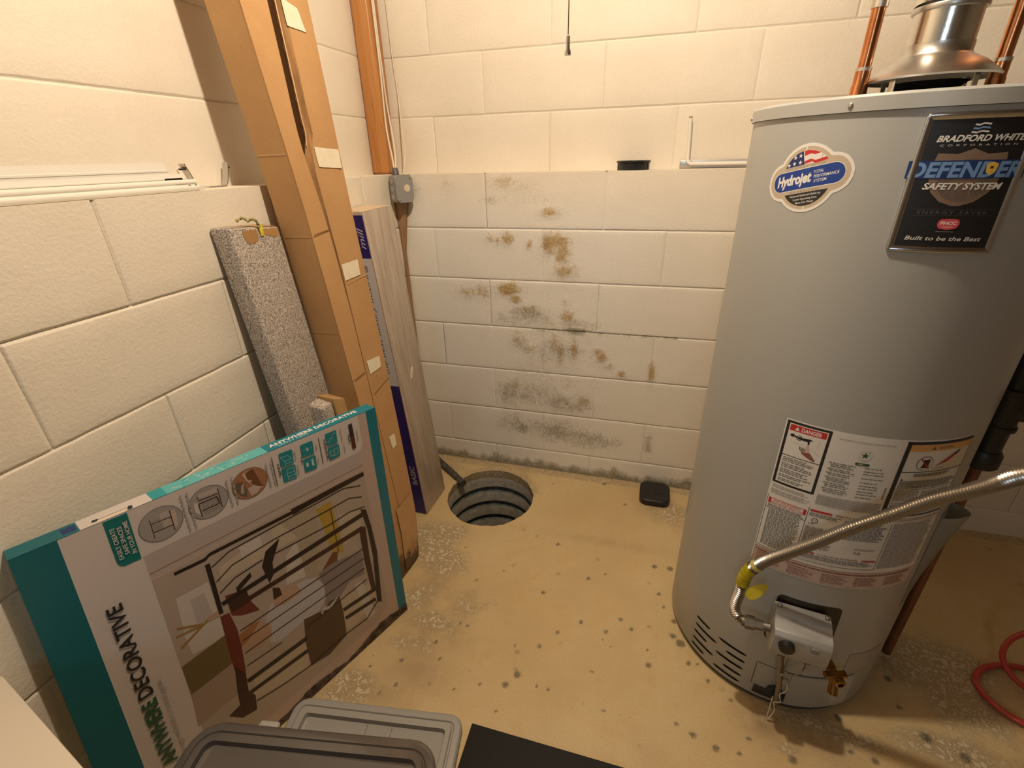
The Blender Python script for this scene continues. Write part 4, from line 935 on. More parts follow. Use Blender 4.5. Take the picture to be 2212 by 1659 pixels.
# --- brand plate with its chrome frame
AP = -108.3; WP = ua(-79.8) - ua(AP); z0, z1 = 1.2245, 1.4265
m = MB()
def prect(i): return [(i, z0 + i), (WP - i, z0 + i), (WP - i, z1 - i), (i, z1 - i)]
def ring_pts(i, r, rad=.006, n=5):
    P = []; i0 = i; rad = max(rad - i, .0005)
    for cx, cy, a0 in ((WP - i - rad, z1 - i - rad, 0), (i + rad, z1 - i - rad, 90), (i + rad, z0 + i + rad, 180), (WP - i - rad, z0 + i + rad, 270)):
        for k in range(n + 1): a = RD(a0 + 90 * k / n); P.append((cx + rad * cos(a), cy + rad * sin(a)))
        nxt = {0: (i + rad, z1 - i), 90: (i, z0 + i + rad), 180: (WP - i - rad, z0 + i), 270: (WP - i, z1 - i - rad)}[a0]
        last = P[-1]
        for k in range(1, 12): P.append((last[0] + (nxt[0] - last[0]) * k / 12, last[1] + (nxt[1] - last[1]) * k / 12))
    return [HP(AP + u / K, v, r) for u, v in P]
rings = [m.verts(ring_pts(i, r)) for i, r in ((0, .0002), (.0004, .0026), (.0022, .0040), (.0050, .0036), (.0085, .0020), (.0095, .0014))]
for a_, b_ in zip(rings[:-1], rings[1:]):
    for k in range(len(a_)): j = (k + 1) % len(a_); m.face([a_[k], a_[j], b_[j], b_[k]])
plate = m.done('brand_plate', mat('chrome_edge', (.60, .62, .66), .18, 1), heater, smooth=60)
d = Decal(hmap(AP), h0=.0013, cell=.006)
d.poly('plate', prect(.009)); cx = WP / 2
sh = [(cx, 1.3775), (cx + .018, 1.3700), (cx + .042, 1.3715), (cx + .045, 1.355), (cx + .043, 1.332), (cx + .036, 1.316), (cx + .022, 1.303), (cx + .005, 1.2968), (cx - .005, 1.2968), (cx - .022, 1.303), (cx - .036, 1.316), (cx - .043, 1.332), (cx - .045, 1.355), (cx - .042, 1.3715), (cx - .018, 1.3700)]
d.poly('bronze', sh)
for k in range(60):
    a = 2 * pi * k / 60; R_ = .034 if sin(a) < .3 else .026
    e = [(cx + .010 * cos(a), 1.338 + .010 * sin(a)), (cx + R_ * cos(a + .02), 1.338 + R_ * sin(a + .02)), (cx + R_ * cos(a - .02), 1.338 + R_ * sin(a - .02))]; d.poly('bronze2' if 20 < k < 27 or 3 < k < 8 else 'ink2', e)
for k in range(3):
    zz = 1.4080 - .0050 * k; d.poly('label_blue' if k == 1 else 'silver', [(cx - .010 - .001 * k, zz), (cx - .005, zz - .001), (cx, zz + .0012), (cx + .009, zz), (cx + .009, zz + .0024), (cx, zz + .0034), (cx - .005, zz + .0014), (cx - .009 - .001 * k, zz + .0024)])
d.text('white', 'BRADFORD WHITE', .021, 1.3872, .0082, width=WP - .034, bold=.03, shear=.3)
d.text('silver', 'CORPORATION', .027, 1.3808, .0026, width=WP - .048, space=2)
d.rect('navy', -.004, 1.3362, WP + .002, 1.3615)
d.text('label_blue', 'DEFENDER', -.0015, 1.3385, .0205, width=WP - .001, bold=.035, shear=.12)
q = WP * .703; d.poly('gold', [(q - .0075, 1.3560), (q, 1.3590), (q + .0075, 1.3560), (q + .0060, 1.3450), (q, 1.3405), (q - .0060, 1.3450)]); d.rect('ink', q - .0020, 1.3495, q + .0020, 1.353)
d.text('white', 'SAFETY SYSTEM', .022, 1.3208, .0092, width=WP - .042, bold=.03, shear=.25)
d.rect('ink2', .020, 1.2915, WP - .018, 1.2918); d.rect('ink2', .020, 1.2822, WP - .018, 1.2825); d.text('ink2', 'ENERGY SAVER', .026, 1.2846, .0048, width=WP - .052, space=1.4)
pc = [(cx - .014 + .028 * a_, 1.2695 + b_) for a_, b_ in ((0, -.002), (.12, -.0065), (.5, -.0085), (.88, -.0065), (1, -.002), (1, .004), (.88, .0075), (.5, .0085), (.12, .0075), (0, .004))]
d.poly('pink', pc); d.text('white', 'PHCC', cx - .0105, 1.2690, .0045, width=.021, bold=.04); d.text('white', 'member', cx - .007, 1.2645, .0025, width=.014)
d.rect('grey', cx - .013, 1.2580, cx + .010, 1.2585)
d.text('white', 'Built to be the Best', .0205, 1.2445, .0062, width=WP - .041, bold=.012, shear=.2)
o = d.done('plate_print', plate)
# --- rating sticker, lower panel seams and access door lines (pressed sheet metal)
d = Decal(hmap(A0), cell=.006)
r0, r1 = ua(-67.2), ua(-44)
d.poly('ink2', [(r0, .1650), (r1, .1480), (r1, .2260), (r0, .2400)]); d.poly('grey', [(r0 + .001, .1662), (r1 - .001, .1492), (r1 - .001, .2248), (r0 + .001, .2388)])
d.done('rating_sticker', heater)
m = MB()
def groove(pts, w=.0016, mi=0):
    for (a, z), (b, y) in zip(pts[:-1], pts[1:]):
        n = max(1, int(abs(b - a) / 1.5))
        for k in range(n):
            p = (a + (b - a) * k / n, z + (y - z) * k / n); q = (a + (b - a) * (k + 1) / n, z + (y - z) * (k + 1) / n)
            if abs(q[0] - p[0]) > .3: m.poly([HP(p[0], p[1] - w / 2, .0006), HP(q[0], q[1] - w / 2, .0006), HP(q[0], q[1] + w / 2, .0006), HP(p[0], p[1] + w / 2, .0006)], mi)
            else: m.poly([HP(p[0] - w / 2 / K, p[1], .0006), HP(q[0] - w / 2 / K, q[1], .0006), HP(q[0] + w / 2 / K, q[1], .0006), HP(p[0] + w / 2 / K, p[1], .0006)], mi)
groove([(-108, .062), (-108, .1480), (-107.3, .1515), (-93, .1530)]); groove([(-93.5, .1500), (-60, .1485)], .003); groove([(-107, .0320), (-91, .0300)])
m.done('access_panel_seam', M_ink, heater, smooth=0)
# raised lower access panel (thin sheet in front of the jacket)
m = MB(); n_ = 14; A_, B_ = -91.0, -58.0
g = [[m.bm.verts.new(HP(A_ + (B_ - A_) * k / n_, z, r)) for z, r in ((.030, .0005), (.031, .0032), (.1475, .0032), (.149, .0005))] for k in range(n_ + 1)]
for k in range(n_):
    for j in range(3): m.face([g[k][j], g[k + 1][j], g[k + 1][j + 1], g[k][j + 1]])
m.face(g[0]); m.face(g[-1]); m.done('access_panel', M_jacket, heater, smooth=30)
m = MB()
def slot(a, b, z, h=.0070):
    P = []
    for k in range(9): t = a + (b - a) * k / 8; e = min(1, min(k, 8 - k) + .25); P.append((t, h / 2 * min(1, e)))
    lo = [m.bm.verts.new(HP(t, z - e, .0008)) for t, e in P]; hi = [m.bm.verts.new(HP(t, z + e, .0008)) for t, e in P]
    for k in range(8): m.face([lo[k], lo[k + 1], hi[k + 1], hi[k]])
for k, z in enumerate((.152, .1235, .0955, .0670, .0410)):
    slot(-145, (-134.7, -129.4, -134.9, -129.6, -135.2)[k], z); slot((-129, -123.6, -129, -123.5, -128.8)[k], -113.3, z - .0015)
m.done('air_intake_slots', M_hole, heater, smooth=0)
# viewing window strip and igniter button
m = MB()
for k in range(8):
    a, b = -106.5 + 15.5 * k / 8, -106.5 + 15.5 * (k + 1) / 8
    m.poly([HP(a, .0345, .0012), HP(b, .0335, .0012), HP(b, .0630, .0012), HP(a, .0640, .0012)])
m.done('viewing_window', mat('window_glass', (.012, .02, .028), .12), heater, smooth=60)
n, t_ = HF(-97.5); m = MB(); m.lathe([(.0, .011), (.016, .011), (.0185, .009), (.0195, 0)], HP(-96.6, .068, 0), 28, M=n.to_track_quat('Z', 'Y').to_matrix()); m.done('igniter_button', mat('dark_blue_plastic', (.02, .026, .035), .4), heater)
# thermostat recess
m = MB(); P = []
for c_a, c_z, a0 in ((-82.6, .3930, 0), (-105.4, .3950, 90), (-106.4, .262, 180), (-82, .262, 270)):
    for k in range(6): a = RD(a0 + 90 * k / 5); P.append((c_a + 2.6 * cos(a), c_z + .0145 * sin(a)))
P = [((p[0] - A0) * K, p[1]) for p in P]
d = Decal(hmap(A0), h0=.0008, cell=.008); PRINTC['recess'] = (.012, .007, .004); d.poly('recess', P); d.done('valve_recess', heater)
# gas control valve
AV = -97.3
valve = MB()
def VP(r, t, z): return HL(AV, r, t, z)
W = .059
prof = [(.004, .285), (.004, .392), (.034, .395), (.040, .388), (.046, .381), (.076, .377), (.085, .366), (.086, .318), (.078, .298), (.020, .285)]
Lp = [VP(r, -W, z) for r, z in prof]; Rp = [VP(r, W, z - .002) for r, z in prof]
vl = valve.verts(Lp); vr = valve.verts(Rp); fs = [valve.face(vl), valve.face(vr[::-1])]
for k in range(len(prof)): j = (k + 1) % len(prof); fs.append(valve.face([vl[k], vr[k], vr[j], vl[j]]))
bmesh.ops.bevel(valve.bm, geom=list({e for f in fs for e in f.edges}), offset=.003, segments=2, profile=.5, affect='EDGES', clamp_overlap=True)
vo = valve.done('gas_control_valve', M_alu, heater)
n, t_ = HF(AV); Mn = n.to_track_quat('Z', 'Y').to_matrix()
m = MB(); m.lathe([(.0, .012), (.0145, .012), (.0165, .010), (.0175, 0)], VP(.0855, -.030, .344), 32, M=Mn); m.done('temperature_knob', M_black, vo)
m = MB(); m.box(VP(.086, .026, .353), (.016, .004, .014), 0, .001, M=Matrix((t_, n, Vector((0, 0, 1)))).transposed()); m.done('reset_button', mat('button_grey', (.20, .22, .22), .3), vo)
for t in (-.048, .050):
    m = MB(); m.lathe([(.0, .003), (.0045, .002), (.0055, 0)], VP(.018, t, .3965), 16); m.done('valve_screw', M_steel, vo)
for t in (-.032, .022):
    m = MB(); m.box(VP(.070, t, .306), (.014, .018, .020), 0, .001, M=Matrix((t_, n, Vector((0, 0, 1)))).transposed()); m.done('connector', M_black, vo)
# burner tubes dropping from the valve
m = MB(); m.tube(smoothpath([VP(.050, -.026, .312), VP(.046, -.018, .240), VP(.042, -.004, .150), VP(.034, .004, .060), VP(.020, .006, .040)], 6), .0065, 14); m.done('burner_tube', mat('tube_grey', (.23, .21, .19), .4, .8), heater)
m = MB(); m.tube(smoothpath([VP(.056, -.010, .312), VP(.040, .000, .250), VP(.034, -.004, .190)], 6), .0045, 12); m.done('pilot_tube', M_alu, heater)
m = MB(); m.tube(smoothpath([VP(.070, .022, .300), VP(.060, .026, .250), VP(.054, .018, .215), VP(.050, -.008, .205), VP(.052, -.012, .235), VP(.064, -.030, .310)], 8), .0014, 8); m.done('igniter_wire', mat('wire_dark', (.10, .05, .03), .5), heater)
m = MB(); m.tube(smoothpath([VP(.060, .030, .262), VP(.058, .016, .222), VP(.056, -.012, .208), VP(.052, .000, .196), VP(.050, .004, .182)], 8), .0018, 8); m.box(VP(.048, .004, .180), (.012, .010, .012), 0, .002); m.done('wire_bundle', mat('pale_wire', (.36, .32, .26), .6), heater)
m = MB(); m.tube(smoothpath([VP(.050, .006, .188), VP(.052, .012, .150), VP(.050, .002, .125), VP(.052, .008, .100), VP(.048, -.004, .085), VP(.046, .004, .055), VP(.046, .000, .022), VP(.045, -.006, .010), VP(.046, -.008, .060), VP(.047, -.010, .105)], 8), .0012, 8)
m.done('string_loop', M_string, heater)
# brass drain valve
AD = -77.5; n, t_ = HF(AD); Mn = n.to_track_quat('Z', 'Y').to_matrix()
m = MB(); m.lathe([(.012, -.004), (.012, .020), (.010, .020), (.010, .044), (.013, .045), (.013, .058), (.010, .060), (.007, .060)], HP(AD, .215), 20, M=Mn)
m.tube([HL(AD, .040, -.004, .215), HL(AD, .058, -.010, .180)], [.009, .0115], 18)
m.tube([HL(AD, .040, -.030, .224), HL(AD, .040, .018, .228)], .0085, 14); m.done('drain_valve', M_brass, heater)
# draft hood on the crown
hood = MB(); HT = 1.459
hood.lathe([(.100, HT + .034), (.102, HT + .034), (.104, HT + .037), (.094, HT + .046), (.076, HT + .060), (.056, HT + .070), (.052, HT + .074), (.052, HT + .090)], (HX + .004, HY, 0), 64)
ho = hood.done('draft_hood', M_steel, heater, smooth=50)
m = MB(); m.lathe([(.047, HT), (.047, HT + .018), (.062, HT + .030)], (HX + .004, HY, 0), 40); m.done('flue_collar', M_hole, heater)
for a in (-146, -65, 30, 120):
    n, t_ = HF(a); m = MB(); c = Vector((HX + .004, HY, 0)) + n * .090
    m.box(c + Vector((0, 0, HT + .020)), (.0022, .011, .042), 0, .0004, M=Matrix((n, t_, Vector((0, 0, 1)))).transposed()); m.done('hood_leg', M_steel, heater)
# manual pouch hanging on the far side
t = thing('manual_pouch', 'grey plastic document pouch stuck on the shaded side of the heater', 'document pouch', HP(-33, .36))
m = MB(); GA, GZ = 16, 14; fr = []
for i in range(GA + 1):
    a = -43 + 22 * i / GA; s_ = sin(pi * i / GA) ** .8; row = []
    for k in range(GZ + 1):
        f_ = k / GZ; z = .365 + .285 * f_ - .03 * abs(i / GA - .3) * f_
        row.append(m.bm.verts.new(HP(a, z, -.0005 + .0015 + .036 * s_ * (f_ ** 1.4))))
    fr.append(row)
for i in range(GA):
    for k in range(GZ): m.face([fr[i][k], fr[i + 1][k], fr[i + 1][k + 1], fr[i][k + 1]])
geo_ = bmesh.ops.solidify(m.bm, geom=m.bm.faces[:], thickness=.0015)
M_pouch = mat('pouch_plastic', (.48, .49, .46), .3)
m.done('front_sheet', M_pouch, t)
m = MB(); g = [[m.bm.verts.new(HP(-44 + 24 * i / 12, z, .0009)) for z in (.36, .655)] for i in range(13)]
for i in range(12): m.face([g[i][0], g[i + 1][0], g[i + 1][1], g[i][1]])
m.done('back_sheet', M_pouch, t)

# ------------------------------------------------------------------ pipes around the heater
def ring_profile(m, path, r, step=.0052, amp=.0017, seg=20):
    # resample and corrugate
    P = [Vector(p) for p in path]; L = [0]
    for a, b in zip(P[:-1], P[1:]): L.append(L[-1] + (b - a).length)
    n = int(L[-1] / (step / 4)); Q = []; j = 0
    for k in range(n + 1):
        s_ = L[-1] * k / n
        while j < len(L) - 2 and L[j + 1] < s_: j += 1
        Q.append(P[j].lerp(P[j + 1], (s_ - L[j]) / max(L[j + 1] - L[j], 1e-9)))
    m.tube(Q, [r + amp * cos(2 * pi * k / 4) for k in range(n + 1)], seg)
FL = [(1.3201, -.9532, .3373), (1.3057, -.9454, .3413), (1.2979, -.9407, .3598), (1.2977, -.9383, .3815), (1.3009, -.9355, .4083), (1.3031, -.931, .4355), (1.3085, -.9307, .4753), (1.3248, -.9399, .5145), (1.3416, -.9514, .5478), (1.3963, -.9777, .6292), (1.4469, -.9944, .7002), (1.4958, -1.0057, .7544), (1.5358, -1.0219, .8096), (1.5671, -1.0467, .8564), (1.5856, -1.0681, .8931), (1.5924, -1.0921, .9246), (1.612, -1.150, .985), (1.66, -1.21, 1.10), (1.72, -1.22, 1.30)]
gas = thing('gas_connector', 'ribbed flexible steel gas hose curving across the front of the water heater', 'gas hose', FL[0])
m = MB(); ring_profile(m, smoothpath(FL, 10), .0115); m.done('corrugated_hose', M_steel2, gas, smooth=80)
inlet = VP(.048, -.062, .345)
m = MB(); dirv = (inlet - Vector(FL[0])).normalized()
p0 = Vector(FL[0]); L_ = (inlet - p0).length
m.tube([p0 - dirv * .004, p0 + dirv * .004], .0125, 20); m.tube([p0 + dirv * .003, p0 + dirv * L_ * .42], .0165, 6); m.tube([p0 + dirv * L_ * .42, p0 + dirv * L_ * .75], .0130, 6); m.tube([p0 + dirv * L_ * .75, inlet], .0105, 16)
m.done('hose_nut', mat('dull_nut', (.20, .175, .14), .5, .8), gas)
fs_ = smoothpath(FL, 10)
m = MB(); seg_ = fs_[50:66]; m.tube(seg_, [.0150 + .0008 * sin(k * 2.1) for k in range(len(seg_))], 16, caps=False)
tg = m.done('yellow_wrap', M_yellowclear, gas)
m = MB(); seg_ = fs_[67:71]; m.tube(seg_, .0142, 16, caps=False); m.done('yellow_band', mat('pale_yellow', (.62, .55, .16), .4), gas)
m = MB(); c = Vector((1.316, -.944, .448)); uax = Vector((.62, .12, .77)).normalized(); vax = Vector((.80, -.15, -.55)).normalized()
P = [c + uax * (.030 * cos(a)) + vax * (.004 + .016 * (1 + sin(a))) + uax.cross(vax) * .004 * sin(a * 2) for a in [2 * pi * k / 20 for k in range(20)]]
vs = m.verts(P); f = m.face(vs); bmesh.ops.solidify(m.bm, geom=[f], thickness=.0012); m.done('tag_flap', M_yellow, gas)
# copper water pipes
def copper(name, base, top, label, sol):
    t = thing(name, label, 'water pipe', base); b = Vector(base); e = Vector(top)
    m = MB(); m.tube([b.lerp(e, .0), e], .0112, 20); m.done('pipe', M_copper, t)
    dv = (e - b).normalized()
    m = MB(); m.tube([b - dv * .002, b + dv * .014, b + dv * .018, b + dv * .030, b + dv * .034, b + dv * .056], [.0165, .0165, .0145, .0145, .0132, .0132], 22); m.done('adapter', M_copper, t)
    for s_ in sol: m = MB(); m.tube([b + dv * (s_ - .003), b + dv * (s_ + .003)], .0137, 20); m.done('solder_ring', M_solder, t)
    return t
copper('copper_pipe', (1.372, HY, 1.459), (1.372, HY, 2.2), 'copper pipe rising left of the round metal vent', (.058,))
copper('copper_pipe', (1.590, HY, 1.459), (1.590, HY, 2.2), 'copper pipe rising right of the round metal vent', (.060,))
t = thing('solder_coupling', 'silvery soldered coupling high on the left copper pipe', 'pipe coupling', (1.372, HY, 1.618)); m = MB(); m.tube([(1.372, HY, 1.612), (1.372, HY, 1.645)], .0136, 20); m.done('sleeve', M_solder, t)
# galvanised flue
t = thing('flue_pipe', 'round galvanised vent pipe above the draft hood on the heater', 'vent pipe', (HX + .004, HY, HT + .088))
m = MB(); m.lathe([(.0505, HT + .080), (.0505, HT + .140)], (HX + .004, HY, 0), 64); m.done('pipe', mat('bright_galvanised', (.60, .58, .54), .2, 1, (.70, .69, .66), 12, bs=25, bstr=.12, bdist=.004), t, smooth=60)
m = MB(); m.lathe([(.0505, HT + .138), (.0545, HT + .139), (.0555, HT + .143), (.0545, HT + .147), (.0505, HT + .148)], (HX + .004, HY, 0), 64); m.done('crimp_ring', M_steel, t)
m = MB(); c = Vector((HX + .004, HY, HT + .147)); pts = [c, c + Vector((.002, .002, .03)), c + Vector((.025, .025, .055)), c + Vector((.065, .075, .09)), c + Vector((.15, .19, .16)), c + Vector((.38, .48, .36))]
m.tube(pts, .0535, 40); m.done('elbow', MATS['bright_galvanised'], t, smooth=50)
# relief pipe down the right side
px, py = 1.808, -.683
t = thing('relief_pipe', 'dark relief valve pipe standing against the right side of the heater', 'relief pipe', (px, py, .02))
m = MB(); m.cyl((px, py, .02), (px, py, .70), .0112, 20); m.done('copper_tail', M_copper_old, t)
m = MB(); m.tube([(px, py, .70), (px, py, .705), (px, py, .735), (px, py, .745)], [.030, .034, .034, .028], 28); m.done('end_collar', mat('black_iron', (.03, .027, .024), .42, .3), t)
m = MB(); m.cyl((px, py, .74), (px, py, 1.25), .026, 28); m.done('insulated_pipe', M_black, t)
m = MB(); m.tube([(px, py, .800), (px, py, .803), (px, py, .812), (px, py, .815), (px, py, .890), (px, py, .893), (px, py, .902), (px, py, .905)], [.028, .033, .033, .029, .029, .033, .033, .028], 28)
m.tube([(px, py, .852), (px + .050, py - .012, .852), (px + .052, py - .0125, .852), (px + .075, py - .018, .852)], [.026, .026, .031, .031], 24); m.done('tee', MATS['black_iron'], t)
# ------------------------------------------------------------------ long things leaning in the left corner
# tall corrugated carton
E2 = [(.266, -.662, 0), (.252, -.616, .178), (.201, -.582, .716), (.147, -.561, 1.269), (.100, -.534, 1.758), (.058, -.512, 2.20), (.030, -.50, 2.5)]
E1 = [(.255, -.800, 0), (.244, -.785, .178), (.187, -.750, .716), (.131, -.748, 1.269), (.083, -.771, 1.758), (.041, -.795, 2.20), (.013, -.81, 2.5)]
DX = .092
def lerp_z(Lz, z):
    for a, b in zip(Lz[:-1], Lz[1:]):
        if a[2] <= z <= b[2]:
            t = (z - a[2]) / (b[2] - a[2]); return Vector(a).lerp(Vector(b), t)
    return Vector(Lz[-1])
def CF(f, z, out=0): # point on the front face: f 0 (left edge) .. 1 (right edge)
    p = lerp_z(E1, z).lerp(lerp_z(E2, z), f); return p + Vector((out, 0, 0))
car = thing('long_carton', 'tall narrow brown cardboard carton with a gaping flap and tape patches', 'cardboard box', (.20, -.70, 0))
ZS = [k * 2.5 / 50 for k in range(51)]
m = MB(); rows = []
for z in ZS:
    a = CF(0, z, -.0035); b = CF(1, z, -.0035); w_ = .0012 * noise.noise((z * 6, 1, 1)); crush = max(0, .10 - z) * .12 * noise.noise((z * 60, 3, 1))
    rows.append(m.verts([a + Vector((w_ + crush, crush, 0)), b + Vector((w_ + crush, 0, 0)), b + Vector((-DX, 0, 0)), a + Vector((-DX, 0, 0))]))
for r0_, r1_ in zip(rows[:-1], rows[1:]):
    for k in range(4): m.face([r0_[k], r0_[(k + 1) % 4], r1_[(k + 1) % 4], r1_[k]], 1 if k == 0 and r0_[0].co.z > 1.40 else 0)
m.face(rows[0][::-1]); m.face(rows[-1]); m.done('body', [M_card, M_slotshade], car, smooth=30)
def tab(pts, z):
    for a, b in zip(pts[:-1], pts[1:]):
        if a[0] <= z <= b[0]: return a[1] + (b[1] - a[1]) * (z - a[0]) / (b[0] - a[0])
    return pts[-1][1]
def ledge_f(z): return tab([(0, .46), (.7, .36), (.95, .38), (1.18, .37), (1.30, .32), (1.40, .27), (1.47, .26), (1.6, .30), (1.75, .34), (2.5, .36)], z)
def gapf(z): return tab([(0, 0), (1.385, 0), (1.44, .13), (2.5, .12)], z)
def stripf(z): return tab([(0, .012), (.9, .02), (1.2, .045), (1.3, .08), (1.44, .14), (1.75, .13), (2.5, .12)], z)
m = MB(); prev = None
for z in ZS:
    f1 = ledge_f(z)
    lift = .0015 + (.006 * min(1, max(0, z - 1.35) * 3))
    cur = [m.bm.verts.new(CF(f1 * k / 4, z, -.001 + lift * (k / 4) ** 2 * 1.0 + .0008 * noise.noise((z * 8, k, 2)))) for k in range(5)] + [m.bm.verts.new(CF(f1, z, -.0032 + lift)), m.bm.verts.new(CF(0, z, -.0045))]
    if prev:
        for k in range(7): m.face([prev[k], prev[(k + 1) % 7], cur[(k + 1) % 7], cur[k]])
    prev = cur
lf = m.done('left_flap', M_card, car, smooth=30)
m = MB(); prev = None
for z in ZS:
    f0 = ledge_f(z) + gapf(z) + stripf(z)
    cur = [m.bm.verts.new(CF(f0, z, -.003))] + [m.bm.verts.new(CF(f0 + (1 - f0) * k / 4, z, .0012 + .0008 * noise.noise((z * 7, k, 9)) - (.003 if k == 4 else 0))) for k in range(5)]
    if prev:
        for k in range(5): m.face([prev[k], prev[k + 1], cur[k + 1], cur[k]])
    prev = cur
m.done('right_flap', M_card, car, smooth=30)
m = MB(); prev = None
for z in [k * .0125 for k in range(8, 201)]:
    f0 = ledge_f(z) + gapf(z); wd = stripf(z); j = .008 * noise.noise((z * 70, 2, 2))
    cur = [m.bm.verts.new(CF(f0 - .004 + j, z, -.0015)), m.bm.verts.new(CF(f0 + wd * .5, z, -.0022 + .0012 * noise.noise((z * 90, 5, 2)))), m.bm.verts.new(CF(f0 + wd + .004 + j, z, .0008))]
    if prev:
        for k in range(2): m.face([prev[k], prev[k + 1], cur[k + 1], cur[k]])
    prev = cur
m.done('torn_edge', M_cardedge, car)
m = MB(); prev = None
for z in [1.42 + k * .03 for k in range(37)]:
    f1 = ledge_f(z) + gapf(z)
    cur = [m.bm.verts.new(CF(f1 - .012, z, .0035)), m.bm.verts.new(CF(f1 + .006, z, .0035)), m.bm.verts.new(CF(f1 + .006, z, -.001))]
    if prev:
        for k in range(2): m.face([prev[k], prev[k + 1], cur[k + 1], cur[k]])
    prev = cur
m.done('liner_edge', mat('pale_kraft', (.62, .38, .2), .8), car)
for q in ([(.095, -.640, 1.742), (.099, -.590, 1.729), (.104, -.577, 1.681), (.1, -.642, 1.684)], [(.125, -.658, 1.418), (.133, -.563, 1.412), (.137, -.567, 1.364), (.129, -.659, 1.369)], [(.154, -.672, 1.113), (.16, -.597, 1.114), (.164, -.601, 1.069), (.159, -.674, 1.066)],
          [(.184, -.674, .814), (.19, -.608, .807), (.193, -.613, .77), (.188, -.672, .768)], [(.213, -.664, .533), (.216, -.631, .528), (.22, -.636, .485), (.218, -.661, .481)]):
    m = MB(); G = []
    for i in range(7):
        row = []
        for k in range(7):
            u, v = i / 6, k / 6; e = .0012 * noise.noise((i * 3.1, k * 2.7, q[0][2]))
            p = (Vector(q[0]).lerp(Vector(q[1]), u)).lerp(Vector(q[3]).lerp(Vector(q[2]), u), v)
            c0 = lerp_z(E1, p.z); c1 = lerp_z(E2, p.z); f = (p.y - c0.y) / (c1.y - c0.y)
            row.append(m.bm.verts.new(Vector((CF(f, p.z).x + .0034, p.y + e, p.z + e))))
        G.append(row)
    for i in range(6):
        for k in range(6): m.face([G[i][k], G[i + 1][k], G[i + 1][k + 1], G[i][k + 1]])
    m.done('tape_patch', M_tape, car)
M_cd = mat('crease_shade', (.20, .10, .035), .9); M_cl = mat('crease_highlight', (.60, .36, .17), .8)  # shade and highlight of the folds painted as thin colour strips
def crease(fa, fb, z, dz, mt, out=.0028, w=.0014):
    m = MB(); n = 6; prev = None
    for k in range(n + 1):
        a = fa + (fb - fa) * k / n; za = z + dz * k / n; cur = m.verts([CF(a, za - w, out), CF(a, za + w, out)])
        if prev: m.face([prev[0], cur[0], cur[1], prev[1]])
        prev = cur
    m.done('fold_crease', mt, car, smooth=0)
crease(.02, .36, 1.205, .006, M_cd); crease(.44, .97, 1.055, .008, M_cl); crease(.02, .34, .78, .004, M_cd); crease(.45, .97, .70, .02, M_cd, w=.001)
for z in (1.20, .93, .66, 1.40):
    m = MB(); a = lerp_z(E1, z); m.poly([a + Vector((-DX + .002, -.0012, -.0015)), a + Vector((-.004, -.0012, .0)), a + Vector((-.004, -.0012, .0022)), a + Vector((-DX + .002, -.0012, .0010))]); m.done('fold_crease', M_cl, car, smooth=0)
# water-buckled skin at the carton's foot
m = MB(); G = []
for i in range(10):
    row = []
    for k in range(12):
        f = .30 + .62 * i / 9; z = .012 + .26 * k / 11
        row.append(m.bm.verts.new(CF(f, z, .004 + .009 * abs(noise.noise((f * 7, z * 16, 2))) * sin(pi * min(1, i / 9 + .1)) * sin(pi * (k + .5) / 12))))
    G.append(row)
for i in range(9):
    for k in range(11): m.face([G[i][k], G[i + 1][k], G[i + 1][k + 1], G[i][k + 1]])
m.done('peeling_skin', dirty_mat('wet_card', (.46, .25, .10), (.58, .36, .16), (.05, .03, .014), .13), car)

# flooring carton printed like wood
flo = thing('flooring_carton', 'long grey woodgrain-printed carton with navy and white edge leaning by the sump pit', 'flooring box', (.20, -.35, 0))
b0 = [Vector((.092, -.442, 0)), Vector((.198, -.442, 0)), Vector((.205, -.259, 0)), Vector((.099, -.259, 0))]
t0 = [Vector((.001, -.442, 1.232)), Vector((.106, -.442, 1.232)), Vector((.113, -.259, 1.236)), Vector((.008, -.259, 1.236))]
m = MB(); m.hexa(b0, t0, 0, .0025); m.done('body', [M_floorprint], flo)
m = MB(); m.poly([t0[i] + Vector((0, 0, .0006)) + (sum(t0, Vector()) / 4 - t0[i]) * .04 for i in range(4)]); m.done('top_panel', mat('kraft_top', (.66, .52, .38), .7, 0, (.6, .46, .32), 20), flo)
def fside(u, v, h): # u 0..1 back to front, v 0..1 height, on the side facing the carton
    p = b0[0].lerp(b0[1], u).lerp(t0[0].lerp(t0[1], u), v); return p + Vector((0, -h, 0))
d = Decal(fside, h0=.0005)
d.rect('pale', .02, .012, .985, .988) if 0 else None
PRINTC['navy2'] = (.028, .016, .155); PRINTC['pale'] = (.60, .60, .63); PRINTC['kraftline'] = (.42, .24, .14)
d.rect('pale', .02, .49, .97, .88); d.rect('navy2', .02, .880, .97, .992); d.rect('navy2', .02, .004, .97, .495); d.rect('kraftline', .97, .004, .995, .88)
d.text('pale', 'mill', .86, .905, .20, ang=90, width=.055, bold=.0, shear=.3)
d.text('ink', 'the best luxury flooring', .70, .535, .16, ang=90, width=.33, shear=.3)
d.text('grey', 'BASIC', .86, .125, .20, ang=90, width=.075, bold=.03)
d.done('edge_print', flo)
m = MB(); c = Vector((.1555, -.352, .628)); m.hexa([c + Vector((0, -.006, -.022)), c + Vector((.004, -.003, -.022)), c + Vector((.004, .004, -.012)), c + Vector((0, .003, -.014))], [c + Vector((-.001, .002, .014)), c + Vector((.006, .006, .018)), c + Vector((.006, .015, .022)), c + Vector((0, .012, .018))]); m.done('torn_tape', M_tape, flo)

